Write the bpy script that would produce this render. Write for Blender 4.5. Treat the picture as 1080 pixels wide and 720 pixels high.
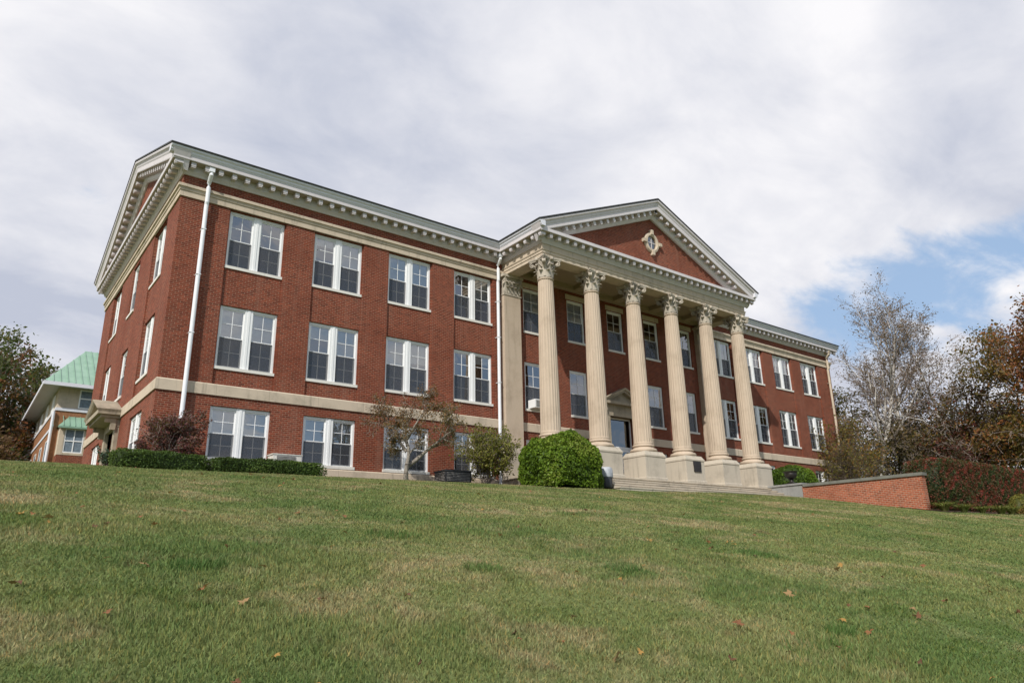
import bpy, math, random
import numpy as np
from mathutils import Matrix, Vector

for o in list(bpy.data.objects): bpy.data.objects.remove(o)
S = bpy.context.scene
COL = S.collection
PI = math.pi

# ------------------------------------------------------------------ camera
CAM = np.array([-4.862, -25.920, -2.480])
R_ = (0.7922777, -0.60985818, -0.01921072)
U_ = (-0.16448169, -0.24378843, 0.95577873)
F_ = (0.58757282, 0.75408236, 0.29345864)
cd = bpy.data.cameras.new('camera'); cam = bpy.data.objects.new('camera', cd); COL.objects.link(cam)
cam.matrix_world = Matrix(((R_[0], U_[0], -F_[0], CAM[0]), (R_[1], U_[1], -F_[1], CAM[1]), (R_[2], U_[2], -F_[2], CAM[2]), (0, 0, 0, 1)))
cd.sensor_width = 36; cd.lens = 25.008; cd.clip_start = .1; cd.clip_end = 6000
S.camera = cam

# ------------------------------------------------------------------ light
SUN_EL = math.radians(41); PHI = math.radians(60)         # PHI: from the front's normal (-y) towards -x
sdir = Vector((-math.sin(PI/2 - (PI/2-PHI))*math.cos(SUN_EL), -math.cos(PHI)*math.cos(SUN_EL), math.sin(SUN_EL)))
sl = bpy.data.lights.new('sun', 'SUN'); so = bpy.data.objects.new('sun', sl); COL.objects.link(so)
sl.energy = 4.0; sl.angle = math.radians(.6); sl.color = (1, .945, .86)
so.rotation_euler = (-sdir).to_track_quat('-Z', 'Y').to_euler()
so.location = (-40, -30, 60)
W = bpy.data.worlds.new('World'); S.world = W; W.use_nodes = True
def world():
    nt = W.node_tree; n = nt.nodes; L = nt.links; n.clear()
    def N(t, **k):
        x = n.new(t)
        for a, b in k.items(): setattr(x, a, b)
        return x
    def M(op, a, b=None, c=None, clamp=False):
        m = N('ShaderNodeMath', operation=op); m.use_clamp = clamp
        for i, q in enumerate((a, b, c)):
            if q is None: continue
            if isinstance(q, (int, float)): m.inputs[i].default_value = q
            else: L.new(q, m.inputs[i])
        return m.outputs[0]
    def ramp(v, a, b):
        m = N('ShaderNodeMapRange', interpolation_type='SMOOTHSTEP'); L.new(v, m.inputs[0])
        m.inputs[1].default_value = a; m.inputs[2].default_value = b
        return m.outputs[0]
    def mixc(f, a, b):
        m = N('ShaderNodeMix', data_type='RGBA')
        if isinstance(f, (int, float)): m.inputs[0].default_value = f
        else: L.new(f, m.inputs[0])
        for i, q in ((6, a), (7, b)):
            if isinstance(q, tuple): m.inputs[i].default_value = (*q, 1)
            else: L.new(q, m.inputs[i])
        return m.outputs[2]
    out = N('ShaderNodeOutputWorld'); bg = N('ShaderNodeBackground'); bg.inputs[1].default_value = .1
    sky = N('ShaderNodeTexSky', sky_type='NISHITA'); sky.sun_disc = False
    sky.sun_elevation = SUN_EL; sky.sun_rotation = math.atan2(sdir.x, sdir.y); sky.ozone_density = 1.5
    tc = N('ShaderNodeTexCoord'); d = tc.outputs['Generated']
    sp = N('ShaderNodeSeparateXYZ'); L.new(d, sp.inputs[0])
    z = M('ADD', M('MAXIMUM', sp.outputs[2], 0.0), .26)
    cb = N('ShaderNodeCombineXYZ'); L.new(M('DIVIDE', sp.outputs[0], z), cb.inputs[0]); L.new(M('DIVIDE', sp.outputs[1], z), cb.inputs[1])
    def noise(vec, scale, det, rough, dist=0.0, off=(0, 0, 0), rot=0, sc=(1, 1, 1)):
        mp = N('ShaderNodeMapping'); L.new(vec, mp.inputs[0]); mp.inputs[1].default_value = off; mp.inputs[2].default_value = (0, 0, rot); mp.inputs[3].default_value = sc
        t = N('ShaderNodeTexNoise'); L.new(mp.outputs[0], t.inputs[0])
        t.inputs['Scale'].default_value = scale; t.inputs['Detail'].default_value = det; t.inputs['Roughness'].default_value = rough; t.inputs['Distortion'].default_value = dist
        return t.outputs[0]
    p = cb.outputs[0]
    big = noise(p, 1.0, 7, .52, .35, (3.1, .4, 0), .5, (1, 1.25, 1))
    fine = noise(p, 3.2, 10, .58, .35, (7.7, 2.3, 0), .5, (1, 1.3, 1))
    edge = noise(p, 3.6, 10, .60, .25, (1.7, 9.3, 0), .3, (1, 1.5, 1))
    def dot(v):
        m = N('ShaderNodeVectorMath', operation='DOT_PRODUCT'); L.new(d, m.inputs[0])
        v = Vector(v).normalized(); m.inputs[1].default_value = v; return m.outputs['Value']
    gap = M('MULTIPLY', M('MULTIPLY', ramp(dot((.915, .27, .30)), .962, .992), ramp(sp.outputs[2], .405, .315)), M('SUBTRACT', 1.0, M('MULTIPLY', ramp(sp.outputs[2], .275, .215), .62)))           # blue break low in the east
    south = ramp(sp.outputs[1], -.15, -.75)                   # broken cloud on the sun's side
    cov = M('ADD', M('SUBTRACT', M('SUBTRACT', 1.22, M('MULTIPLY', gap, .86)), M('MULTIPLY', south, .70)), M('MULTIPLY', M('SUBTRACT', edge, .5), 2.3))
    mask = ramp(cov, .28, .90)
    tone = M('ADD', M('MULTIPLY', M('SUBTRACT', big, .5), 2.7), M('ADD', M('MULTIPLY', M('SUBTRACT', fine, .5), 1.5), .60))
    dark = ramp(dot((-.06, .965, .25)), .935, 1.0)             # heavier cloud to the north
    tone = M('SUBTRACT', tone, M('MULTIPLY', dark, .30), clamp=True)
    cloud = mixc(tone, (5.0, 5.35, 6.4), (9.1, 9.0, 9.2))
    skyb = mixc(.70, sky.outputs[0], (4.0, 5.6, 8.0))
    col = mixc(mask, skyb, cloud)
    L.new(col, bg.inputs[0]); L.new(bg.outputs[0], out.inputs[0])
world()
S.view_settings.view_transform = 'Standard'; S.view_settings.look = 'None'; S.view_settings.gamma = 1
S.view_settings.use_curve_mapping = False; S.view_settings.exposure = 0.10
S.cycles.max_bounces = 6; S.cycles.transparent_max_bounces = 12; S.cycles.caustics_reflective = False; S.cycles.caustics_refractive = False

# ------------------------------------------------------------------ materials
class NT:
    def __init__(s, name):
        s.m = bpy.data.materials.new(name); s.m.use_nodes = True; s.t = s.m.node_tree; s.t.nodes.clear()
        s.out = s.n('ShaderNodeOutputMaterial')
    def n(s, t, **k):
        x = s.t.nodes.new(t)
        for a, b in k.items(): setattr(x, a, b)
        return x
    def l(s, a, b): s.t.links.new(a, b)
    def put(s, sock, v):
        if isinstance(v, (int, float)): sock.default_value = v
        elif isinstance(v, tuple): sock.default_value = (*v, 1) if len(v) == 3 and sock.type == 'RGBA' else v
        else: s.l(v, sock)
    def math(s, op, a, b=0.0, clamp=False):
        m = s.n('ShaderNodeMath', operation=op); m.use_clamp = clamp; s.put(m.inputs[0], a); s.put(m.inputs[1], b); return m.outputs[0]
    def mix(s, f, a, b, blend='MIX'):
        m = s.n('ShaderNodeMix', data_type='RGBA', blend_type=blend); s.put(m.inputs[0], f); s.put(m.inputs[6], a); s.put(m.inputs[7], b); return m.outputs[2]
    def pos(s): return s.n('ShaderNodeNewGeometry').outputs['Position']
    def noise(s, vec, scale, det=4, rough=.5, dist=0.0, sc=None, off=(0, 0, 0)):
        if sc or off != (0, 0, 0):
            mp = s.n('ShaderNodeMapping'); s.l(vec, mp.inputs[0]); mp.inputs[3].default_value = sc or (1, 1, 1); mp.inputs[1].default_value = off; vec = mp.outputs[0]
        t = s.n('ShaderNodeTexNoise'); s.l(vec, t.inputs[0]); t.inputs['Scale'].default_value = scale; t.inputs['Detail'].default_value = det
        t.inputs['Roughness'].default_value = rough; t.inputs['Distortion'].default_value = dist
        return t.outputs[0]
    def ramp(s, v, a, b, lo=0.0, hi=1.0):
        m = s.n('ShaderNodeMapRange', interpolation_type='SMOOTHSTEP'); s.l(v, m.inputs[0])
        m.inputs[1].default_value = a; m.inputs[2].default_value = b; m.inputs[3].default_value = lo; m.inputs[4].default_value = hi
        return m.outputs[0]
    def bsdf(s, color, rough=.6, spec=.5, metal=0.0, bump=None, bstr=.3, bdist=.01, **k):
        b = s.n('ShaderNodeBsdfPrincipled'); s.put(b.inputs['Base Color'], color); s.put(b.inputs['Roughness'], rough)
        b.inputs['Specular IOR Level'].default_value = spec; b.inputs['Metallic'].default_value = metal
        if bump is not None:
            bp = s.n('ShaderNodeBump'); bp.inputs['Strength'].default_value = bstr; bp.inputs['Distance'].default_value = bdist
            s.l(bump, bp.inputs['Height']); s.l(bp.outputs[0], b.inputs['Normal'])
        return b
    def done(s, sh): s.l(sh.outputs[0] if hasattr(sh, 'outputs') else sh, s.out.inputs[0]); return s.m

def brick_mat(name, c1, c2, mortar, dark, size=(.215, .0745), ms=.0068):
    m = NT(name); P = m.pos(); sp = m.n('ShaderNodeSeparateXYZ'); m.l(P, sp.inputs[0])
    cb = m.n('ShaderNodeCombineXYZ'); m.l(m.math('ADD', sp.outputs[0], sp.outputs[1]), cb.inputs[0]); m.l(sp.outputs[2], cb.inputs[1])
    b = m.n('ShaderNodeTexBrick'); m.l(cb.outputs[0], b.inputs[0])
    b.inputs['Color1'].default_value = (*c1, 1); b.inputs['Color2'].default_value = (*c2, 1); b.inputs['Mortar'].default_value = (*mortar, 1)
    b.inputs['Scale'].default_value = 1; b.inputs['Mortar Size'].default_value = ms; b.inputs['Mortar Smooth'].default_value = .2
    b.inputs['Brick Width'].default_value = size[0]; b.inputs['Row Height'].default_value = size[1]
    # single darker headers, one noise cell per brick
    sn = m.n('ShaderNodeVectorMath', operation='SNAP'); m.l(cb.outputs[0], sn.inputs[0]); sn.inputs[1].default_value = (size[0]*.5, size[1], 1)
    wn = m.n('ShaderNodeTexWhiteNoise', noise_dimensions='2D'); m.l(sn.outputs[0], wn.inputs[0])
    head = m.math('MULTIPLY', m.ramp(wn.outputs[0], .70, .90), m.math('SUBTRACT', 1.0, b.outputs['Fac']))
    col = m.mix(m.math('MULTIPLY', head, .42), b.outputs['Color'], dark)
    st = m.noise(P, .55, 6, .6); st2 = m.noise(P, .9, 4, .6, sc=(3, 3, .25))
    col = m.mix(m.math('MULTIPLY', m.math('SUBTRACT', 1.0, b.outputs['Fac']), .85), col, m.mix(1.0, col, m.mix(wn.outputs[0], (.62, .60, .60), (1.55, 1.50, 1.45)), 'MULTIPLY'))
    col = m.mix(m.ramp(st, .42, .72, 0, .48), col, tuple(q*.62 for q in c1))
    col = m.mix(m.ramp(st2, .50, .72, 0, .38), col, (.24, .12, .085))
    return m.done(m.bsdf(col, .85, .25, bump=m.math('SUBTRACT', 1.0, b.outputs['Fac']), bstr=.5, bdist=.008))

def stone_mat(name, c, stain=(.30, .26, .20), amt=.5, joints=None, rough=.8):
    m = NT(name); P = m.pos()
    a = m.noise(P, 1.1, 7, .62); b = m.noise(P, 14, 5, .6); d = m.noise(P, 1.2, 5, .65, sc=(4.5, 4.5, .35))
    col = m.mix(m.ramp(a, .45, .75, 0, amt), c, stain)
    col = m.mix(m.ramp(d, .52, .74, 0, amt*.9), col, tuple(q*.75 for q in stain))
    col = m.mix(m.ramp(b, .35, .7, 0, .25), col, tuple(q*1.12 for q in c))
    if joints:
        sp = m.n('ShaderNodeSeparateXYZ'); m.l(P, sp.inputs[0]); cb = m.n('ShaderNodeCombineXYZ')
        m.l(m.math('ADD', sp.outputs[0], sp.outputs[1]), cb.inputs[0]); m.l(sp.outputs[2], cb.inputs[1])
        t = m.n('ShaderNodeTexBrick'); m.l(cb.outputs[0], t.inputs[0]); t.inputs['Scale'].default_value = 1
        t.inputs['Mortar Size'].default_value = .008; t.inputs['Brick Width'].default_value = joints[0]; t.inputs['Row Height'].default_value = joints[1]
        col = m.mix(m.math('MULTIPLY', t.outputs['Fac'], .45), col, (.2, .17, .13))
    return m.done(m.bsdf(col, rough, .3, bump=b, bstr=.25, bdist=.01))

def paint_mat(name, c, dirt=.25, rough=.5):
    m = NT(name); P = m.pos(); a = m.noise(P, 2.2, 6, .65); d = m.noise(P, 2.0, 5, .6, sc=(5, 5, .4))
    col = m.mix(m.ramp(a, .48, .78, 0, dirt), c, tuple(q*.6 for q in c))
    col = m.mix(m.ramp(d, .55, .78, 0, dirt*.9), col, (.33, .31, .27))
    return m.done(m.bsdf(col, rough, .4))

def plain(name, c, rough=.6, spec=.4, metal=0.0, var=.2, scale=6):
    m = NT(name); a = m.noise(m.pos(), scale, 5, .6)
    return m.done(m.bsdf(m.mix(m.ramp(a, .3, .7), tuple(q*(1-var) for q in c), tuple(min(1, q*(1+var)) for q in c)), rough, spec, metal))

def leaf_mat(name, trans=.35, rough=.55):
    m = NT(name); a = m.n('ShaderNodeAttribute', attribute_name='col')
    b = m.bsdf(a.outputs['Color'], rough, .25); t = m.n('ShaderNodeBsdfTranslucent'); m.l(m.mix(.5, a.outputs['Color'], (.20, .22, .04)), t.inputs[0])
    x = m.n('ShaderNodeMixShader'); x.inputs[0].default_value = trans; m.l(b.outputs[0], x.inputs[1]); m.l(t.outputs[0], x.inputs[2])
    return m.done(x)

def bark_mat(name, c1, c2, scale=9, st=(1, 1, .3)):
    m = NT(name); a = m.noise(m.pos(), scale, 6, .65, sc=st)
    return m.done(m.bsdf(m.mix(m.ramp(a, .38, .62), c1, c2), .85, .2, bump=a, bstr=.6, bdist=.02))

def glass_mat(name, tint, refl):
    m = NT(name); t = m.n('ShaderNodeBsdfTransparent'); t.inputs[0].default_value = (*tint, 1)
    g = m.n('ShaderNodeBsdfGlossy'); g.inputs['Roughness'].default_value = .015
    nz = m.noise(m.pos(), 1.6, 2, .4); bp = m.n('ShaderNodeBump'); bp.inputs['Strength'].default_value = .05; bp.inputs['Distance'].default_value = .05; m.l(nz, bp.inputs['Height']); m.l(bp.outputs[0], g.inputs['Normal'])
    f = m.n('ShaderNodeFresnel'); f.inputs[0].default_value = 1.6
    x = m.n('ShaderNodeMixShader'); m.l(m.math('ADD', f.outputs[0], refl, True), x.inputs[0]); m.l(t.outputs[0], x.inputs[1]); m.l(g.outputs[0], x.inputs[2])
    return m.done(x)

def screen_mat():
    m = NT('insect_screen'); t = m.n('ShaderNodeBsdfTransparent'); b = m.bsdf((.058, .064, .078), .6, .3)
    x = m.n('ShaderNodeMixShader'); x.inputs[0].default_value = .62; m.l(t.outputs[0], x.inputs[1]); m.l(b.outputs[0], x.inputs[2]); return m.done(x)

def seam_mat():
    m = NT('green_metal'); a = m.noise(m.pos(), 1.4, 4, .5)
    return m.done(m.bsdf(m.mix(m.ramp(a, .3, .7), (.19, .315, .235), (.235, .37, .28)), .45, .4))

def lawn_nodes(m, var=None):
    P = m.pos()
    big = m.noise(P, .20, 4, .55, .4, sc=(1, 1.3, 1)); mid = m.noise(P, .75, 5, .62, .5); fine = m.noise(P, 3.5, 5, .65)
    dry = m.math('ADD', m.math('MULTIPLY', big, .50), m.math('ADD', m.math('MULTIPLY', mid, .62), m.math('MULTIPLY', fine, .30)))
    lush = m.noise(P, .45, 4, .6, .3, off=(11, 4, 0))
    g = m.mix(m.ramp(lush, .40, .66), LAWN_A, LAWN_B)
    c = m.mix(m.ramp(dry, .67, .91, 0, .80), g, LAWN_DRY)
    w = m.noise(P, 1.7, 4, .6, .6, off=(5, 8, 0)); c = m.mix(m.ramp(w, .60, .74, 0, .55), c, (.115, .085, .045)); v = m.noise(P, 1.1, 3, .5, .4, off=(2, 1, 0)); c = m.mix(m.ramp(v, .58, .72, 0, .6), c, (.060, .105, .020))
    return c, fine
LAWN_A = (.146, .176, .062); LAWN_B = (.092, .140, .042); LAWN_DRY = (.305, .252, .150)
def lawn_mat():
    m = NT('lawn'); c, f = lawn_nodes(m); P = m.pos()
    n = m.noise(P, 26, 5, .7); n2 = m.noise(P, 9, 4, .7)
    c = m.mix(m.ramp(n, .30, .72, 0, .55), c, (.045, .062, .018)); c = m.mix(m.ramp(n2, .45, .75, 0, .35), c, (.20, .21, .08))
    return m.done(m.bsdf(c, .9, .15, bump=n, bstr=.8, bdist=.03))
def blade_mat():
    m = NT('grass_blade'); c, f = lawn_nodes(m); a = m.n('ShaderNodeAttribute', attribute_name='col')
    c = m.mix(1.0, c, a.outputs['Color'], 'MULTIPLY')
    b = m.bsdf(c, .6, .2); t = m.n('ShaderNodeBsdfTranslucent'); m.l(c, t.inputs[0]); x = m.n('ShaderNodeMixShader'); x.inputs[0].default_value = .3
    m.l(b.outputs[0], x.inputs[1]); m.l(t.outputs[0], x.inputs[2]); return m.done(x)

MT = dict(
    brick=brick_mat('red_brick', (.208, .046, .021), (.136, .026, .013), (.31, .195, .135), (.075, .02, .014)),
    brick_wall=brick_mat('orange_brick', (.33, .095, .045), (.26, .068, .034), (.38, .27, .20), (.17, .05, .032), (.23, .085), .011),
    brown=plain('brown_brick', (.27, .125, .06), .85),
    lime=stone_mat('limestone', (.53, .445, .345), amt=.75, joints=(1.9, 3.0)),
    col=stone_mat('column_stone', (.49, .40, .31), (.33, .26, .19), .6),
    ped=stone_mat('pedestal_stone', (.47, .42, .345), (.26, .23, .19), .60),
    step=stone_mat('step_stone', (.50, .44, .355), (.20, .18, .15), .65),
    grey=stone_mat('grey_stone', (.25, .25, .245), (.12, .12, .12), .6),
    moss=stone_mat('mossy_stone', (.17, .17, .15), (.07, .075, .06), .8),
    cap=stone_mat('carved_stone', (.46, .41, .34), (.13, .115, .10), .75),
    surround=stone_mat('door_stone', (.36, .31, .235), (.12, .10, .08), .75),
    sillp=paint_mat('sill_paint', (.70, .68, .63), .3),
    white=paint_mat('white_paint', (.67, .68, .74), .22), trim=paint_mat('cornice_paint', (.60, .565, .575), .40), soff=paint_mat('soffit_tan', (.40, .35, .275), .4),  # soffit faces are tan, darker than the cornice trim
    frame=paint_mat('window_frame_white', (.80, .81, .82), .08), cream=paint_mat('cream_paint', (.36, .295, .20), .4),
    roof=plain('dark_roof', (.06, .062, .065), .7), dark=plain('dark_interior', (.022, .022, .024), .9),
    glass=glass_mat('window_glass', (.93, .95, .97), .27), skyglass=plain('sky_painted_pane', (.17, .215, .26), .25), dglass=glass_mat('door_glass', (.35, .37, .40), .20), screen=screen_mat(),  # green-roofed building's panes: sky reflection painted in as flat blue-grey
    blind=plain('window_blind', (.80, .82, .82), .8, var=.08), seam=seam_mat(),
    metal=plain('dark_metal', (.035, .036, .040), .5), bronze=plain('bronze', (.03, .026, .024), .4, .5, .4),
    acw=plain('air_conditioner_casing', (.62, .60, .55), .5), grille=plain('grille', (.22, .21, .20), .6), pipe=paint_mat('downspout_paint', (.76, .78, .82), .12),
    lgrey=plain('light_grey_metal', (.36, .38, .42), .5), gdoor=plain('grey_door', (.16, .165, .17), .5),
    leaf=leaf_mat('leaf'), needle=leaf_mat('clipped_leaf', .22), fall=leaf_mat('fallen_leaf', .2, .8),
    birch=bark_mat('birch_bark', (.66, .64, .61), (.36, .33, .30), 5, (1, 1, 2.5)), bark=bark_mat('grey_bark', (.13, .10, .08), (.06, .045, .035)),
    pale=bark_mat('pale_bark', (.30, .27, .23), (.15, .13, .11), 12, (1, 1, 1)), twig=plain('twig', (.24, .195, .17), .9),
    lawn=lawn_mat(), blade=blade_mat(), soil=plain('mulch', (.085, .055, .035), .95, var=.5, scale=18), red=plain('red_flowers', (.35, .03, .03), .6), gsoffit=paint_mat('grey_soffit', (.42, .42, .42), .2),
)

# ------------------------------------------------------------------ mesh helpers
class MB:
    def __init__(s): s.v = []; s.f = []; s.mi = []
    def add(s, vs, fs, mi=0):
        o = len(s.v); s.v += [tuple(map(float, q)) for q in vs]
        for f in fs: s.f.append(tuple(i+o for i in f)); s.mi.append(mi)
    def box(s, a, b, mi=0):
        x0, y0, z0 = a; x1, y1, z1 = b
        s.add([(x0, y0, z0), (x1, y0, z0), (x1, y1, z0), (x0, y1, z0), (x0, y0, z1), (x1, y0, z1), (x1, y1, z1), (x0, y1, z1)],
              [(0, 3, 2, 1), (4, 5, 6, 7), (0, 1, 5, 4), (1, 2, 6, 5), (2, 3, 7, 6), (3, 0, 4, 7)], mi)
    def obox(s, c, ex, ey, ez, mi=0):            # centre and three half-axis vectors
        c, ex, ey, ez = map(Vector, (c, ex, ey, ez)); vs = []
        for sz in (-1, 1):
            for sx, sy in ((-1, -1), (1, -1), (1, 1), (-1, 1)): vs.append(c+ex*sx+ey*sy+ez*sz)
        s.add(vs, [(0, 3, 2, 1), (4, 5, 6, 7), (0, 1, 5, 4), (1, 2, 6, 5), (2, 3, 7, 6), (3, 0, 4, 7)], mi)
    def lathe(s, prof, c=(0, 0, 0), n=24, mi=0, rad=None):
        vs = []
        for r, z in prof:
            for k in range(n):
                a = 2*PI*k/n; q = r*(rad(k) if rad else 1); vs.append((c[0]+q*math.cos(a), c[1]+q*math.sin(a), c[2]+z))
        m = len(prof); fs = [(i*n+k, i*n+(k+1) % n, (i+1)*n+(k+1) % n, (i+1)*n+k) for i in range(m-1) for k in range(n)]
        fs += [tuple(range(n))[::-1], tuple((m-1)*n+k for k in range(n))]
        s.add(vs, fs, mi)
    def tube(s, pts, rs, n=8, mi=0):
        pts = [Vector(p) for p in pts]; vs = []
        if isinstance(rs, (int, float)): rs = [rs]*len(pts)
        for i, p in enumerate(pts):
            d = (pts[min(i+1, len(pts)-1)]-pts[max(i-1, 0)]).normalized(); a = d.orthogonal().normalized() if abs(d.z) < .99 else Vector((1, 0, 0))
            a = (a - d*a.dot(d)).normalized(); b = d.cross(a)
            for k in range(n): t = 2*PI*k/n; vs.append(p+a*rs[i]*math.cos(t)+b*rs[i]*math.sin(t))
        fs = [(i*n+k, i*n+(k+1) % n, (i+1)*n+(k+1) % n, (i+1)*n+k) for i in range(len(pts)-1) for k in range(n)]
        fs += [tuple(range(n)), tuple((len(pts)-1)*n+k for k in range(n))]
        s.add(vs, fs, mi)
    def sweep(s, prof, path, fixed, side=1, ends=(None, None), mi=0, strip=None):
        """prof (p along fixed axis, q along mitred in-plane normal); closed profile, open path"""
        F = Vector(fixed).normalized(); P = [Vector(p) for p in path]; n = len(P); rings = []
        ds = [(P[i+1]-P[i]).normalized() for i in range(n-1)]; ns = [(d.cross(F)*side).normalized() for d in ds]
        for i in range(n):
            if i == 0: M = ends[0] or ns[0]
            elif i == n-1: M = ends[1] or ns[-1]
            else: h = (ns[i-1]+ns[i]); M = h/(1+ns[i-1].dot(ns[i]))
            M = Vector(M); rings.append([P[i]+F*p+M*q for p, q in prof])
        k = len(prof); vs = [v for r in rings for v in r]
        fs = [(i*k+j, i*k+(j+1) % k, (i+1)*k+(j+1) % k, (i+1)*k+j) for i in range(n-1) for j in range(k)]
        fs += [tuple(range(k))[::-1], tuple((n-1)*k+j for j in range(k))]
        s.add(vs, fs, mi)
        if strip:
            o = len(s.mi)-len(fs)
            for i in range(n-1): s.mi[o+i*k+strip[0]] = strip[1]
    def mesh(s, name, mats, smooth=False):
        me = bpy.data.meshes.new(name); me.from_pydata(s.v, [], s.f)
        for m in (mats if isinstance(mats, (list, tuple)) else [mats]): me.materials.append(MT[m] if isinstance(m, str) else m)
        me.polygons.foreach_set('material_index', s.mi)
        if smooth: me.polygons.foreach_set('use_smooth', [True]*len(s.f)); me.set_sharp_from_angle(angle=math.radians(40))
        me.update(); return me
def link(name, me, parent=None, loc=(0, 0, 0), rz=0):
    o = bpy.data.objects.new(name, me); COL.objects.link(o); o.location = loc; o.rotation_euler = (0, 0, rz)
    if parent: o.parent = parent
    return o
def obj(name, mb, mats, parent=None, loc=(0, 0, 0), smooth=False, rz=0): return link(name, mb.mesh(name, mats, smooth), parent, loc, rz)
def tag(o, label, cat, group=None):
    o['label'] = label; o['category'] = cat
    if group: o['group'] = group
    return o
def thing(name, label, cat, loc=(0, 0, 0), rz=0, group=None): return tag(link(name, None, None, loc, rz), label, cat, group)
def struct(o, kind='structure'): o['kind'] = kind; return o
def mesh_np(name, V, Fq, mats, cols=None, smooth=False):
    me = bpy.data.meshes.new(name); V = np.asarray(V, np.float32); Fq = np.asarray(Fq, np.int32); k = Fq.shape[1]
    me.vertices.add(len(V)); me.vertices.foreach_set('co', V.ravel()); me.loops.add(Fq.size); me.loops.foreach_set('vertex_index', Fq.ravel())
    me.polygons.add(len(Fq)); me.polygons.foreach_set('loop_start', np.arange(0, Fq.size, k, dtype=np.int32))
    if smooth: me.polygons.foreach_set('use_smooth', np.ones(len(Fq), bool))
    me.update(calc_edges=True)
    if cols is not None:
        a = me.color_attributes.new('col', 'FLOAT_COLOR', 'POINT'); c = np.ones((len(V), 4), np.float32); c[:, :3] = cols; a.data.foreach_set('color', c.ravel())
    for m in (mats if isinstance(mats, (list, tuple)) else [mats]): me.materials.append(MT[m])
    return me

# ------------------------------------------------------------------ ground
def gh(x, y):
    x = np.asarray(x, float); y = np.asarray(y, float); d = np.clip(-y, 0, 45)
    h = .60 - .105*d - .00265*d*d + .0085*np.clip(x, -25, 55)*np.clip(d/4, 0, 1)
    h = h + .02*np.sin(x*.9+1)*np.sin(y*.7) + .015*np.sin(x*.37+y*.53)
    h = h+.13*np.exp(-((x-24)/6.5)**2-((y+5.6)/1.8)**2)
    r = np.hypot(x-15, y); h = h - np.clip((r-150)/1200, 0, 1)*6
    return h
def ghs(x, y): return float(gh(x, y))
def make_ground():
    def axis(a, b, st, far):
        c = list(np.arange(a, b+.01, st)); e = []; q = st
        lo = []; p = a
        while p > -far: q *= 1.35; p -= q; lo.append(p)
        hi = []; p = b; q = st
        while p < far: q *= 1.35; p += q; hi.append(p)
        return np.array(lo[::-1]+c+hi)
    X = axis(-40, 60, .8, 2500); Y = axis(-45, 10, .5, 2500)
    gx, gy = np.meshgrid(X, Y); gz = gh(gx, gy); nx = len(X); ny = len(Y)
    V = np.stack([gx, gy, gz], -1).reshape(-1, 3); i = np.arange(nx*ny).reshape(ny, nx)
    F = np.stack([i[:-1, :-1], i[:-1, 1:], i[1:, 1:], i[1:, :-1]], -1).reshape(-1, 4)
    struct(link('ground', mesh_np('ground', V, F, 'lawn', smooth=True)))
make_ground()
def make_grass(seed=3):
    r = np.random.default_rng(seed); fw = math.atan2(F_[0], F_[1])
    N = 1100000; u = r.random(N)
    r0, r1, e = 2.3, 46.0, .50                          # radial density ~ r^(e-2)
    d = (r0**e + u*(r1**e-r0**e))**(1/e); a = fw + (r.random(N)-.5)*2*math.radians(44)
    x = CAM[0]+d*np.sin(a); y = CAM[1]+d*np.cos(a)
    k = (y < -.3) & ~((x > 29.7) & (y > -12.4)) & ~((y > -2.2) & (x > -2) & (x < 14.6)) & ~((x > 13.8) & (y > -5.4)); x, y, d = x[k], y[k], d[k]; n = len(x); z = gh(x, y)
    h = (.018+.028*r.random(n))*(1+.35*np.sin(x*1.3+2*np.sin(y*.9))*np.sin(y*1.7)); w = .0016+.00085*np.clip(d, 3, 40)
    t = r.random(n)*2*PI; lean = (r.random(n)**1.2)*.045; la = r.random(n)*2*PI
    wx, wy = np.cos(t)*w, np.sin(t)*w; z = z-.006
    V = np.stack([np.stack([x-wx, y-wy, z], -1), np.stack([x+wx, y+wy, z], -1), np.stack([x+np.cos(la)*lean, y+np.sin(la)*lean, z+h], -1)], 1).reshape(-1, 3)
    F = np.arange(3*n).reshape(-1, 3)
    b = (.85+.85*r.random(n))[:, None]; c = np.ones((n, 3))*b; s = r.random(n) < .13; c[s] = np.array([1.75, 1.45, 1.3]); c[:, 0] *= .88+.30*r.random(n)
    cn = 9; cdist = 3.2+8*r.random(cn)**1.2; ca = fw+(r.random(cn)-.5)*2*math.radians(40)
    for q in range(cn):
        m = 240; cx, cy = CAM[0]+cdist[q]*math.sin(ca[q]), CAM[1]+cdist[q]*math.cos(ca[q])
        if cy > -3 or (cx > 13 and cy > -6): continue
        rr = (.10+.22*r.random())*np.sqrt(r.random(m)); ta = r.random(m)*2*PI; bx, by = cx+rr*np.cos(ta)*1.4, cy+rr*np.sin(ta); bz = gh(bx, by)-.006; hh = .04+.055*r.random(m); tt = r.random(m)*2*PI; ww = .0026+.0006*cdist[q]; ll = .06*r.random(m); lb = r.random(m)*2*PI
        V2 = np.stack([np.stack([bx-np.cos(tt)*ww, by-np.sin(tt)*ww, bz], -1), np.stack([bx+np.cos(tt)*ww, by+np.sin(tt)*ww, bz], -1), np.stack([bx+np.cos(lb)*ll, by+np.sin(lb)*ll, bz+hh], -1)], 1).reshape(-1, 3)
        F = np.concatenate([F, np.arange(3*m).reshape(-1, 3)+len(V)]); V = np.concatenate([V, V2]); c = np.concatenate([c, np.array([[.66, .90, .66]])*(.8+.5*r.random(m))[:, None]])
    o = link('grass', mesh_np('grass', V, F, 'blade', np.repeat(c, 3, 0))); struct(o, 'stuff')
make_grass()

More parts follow.
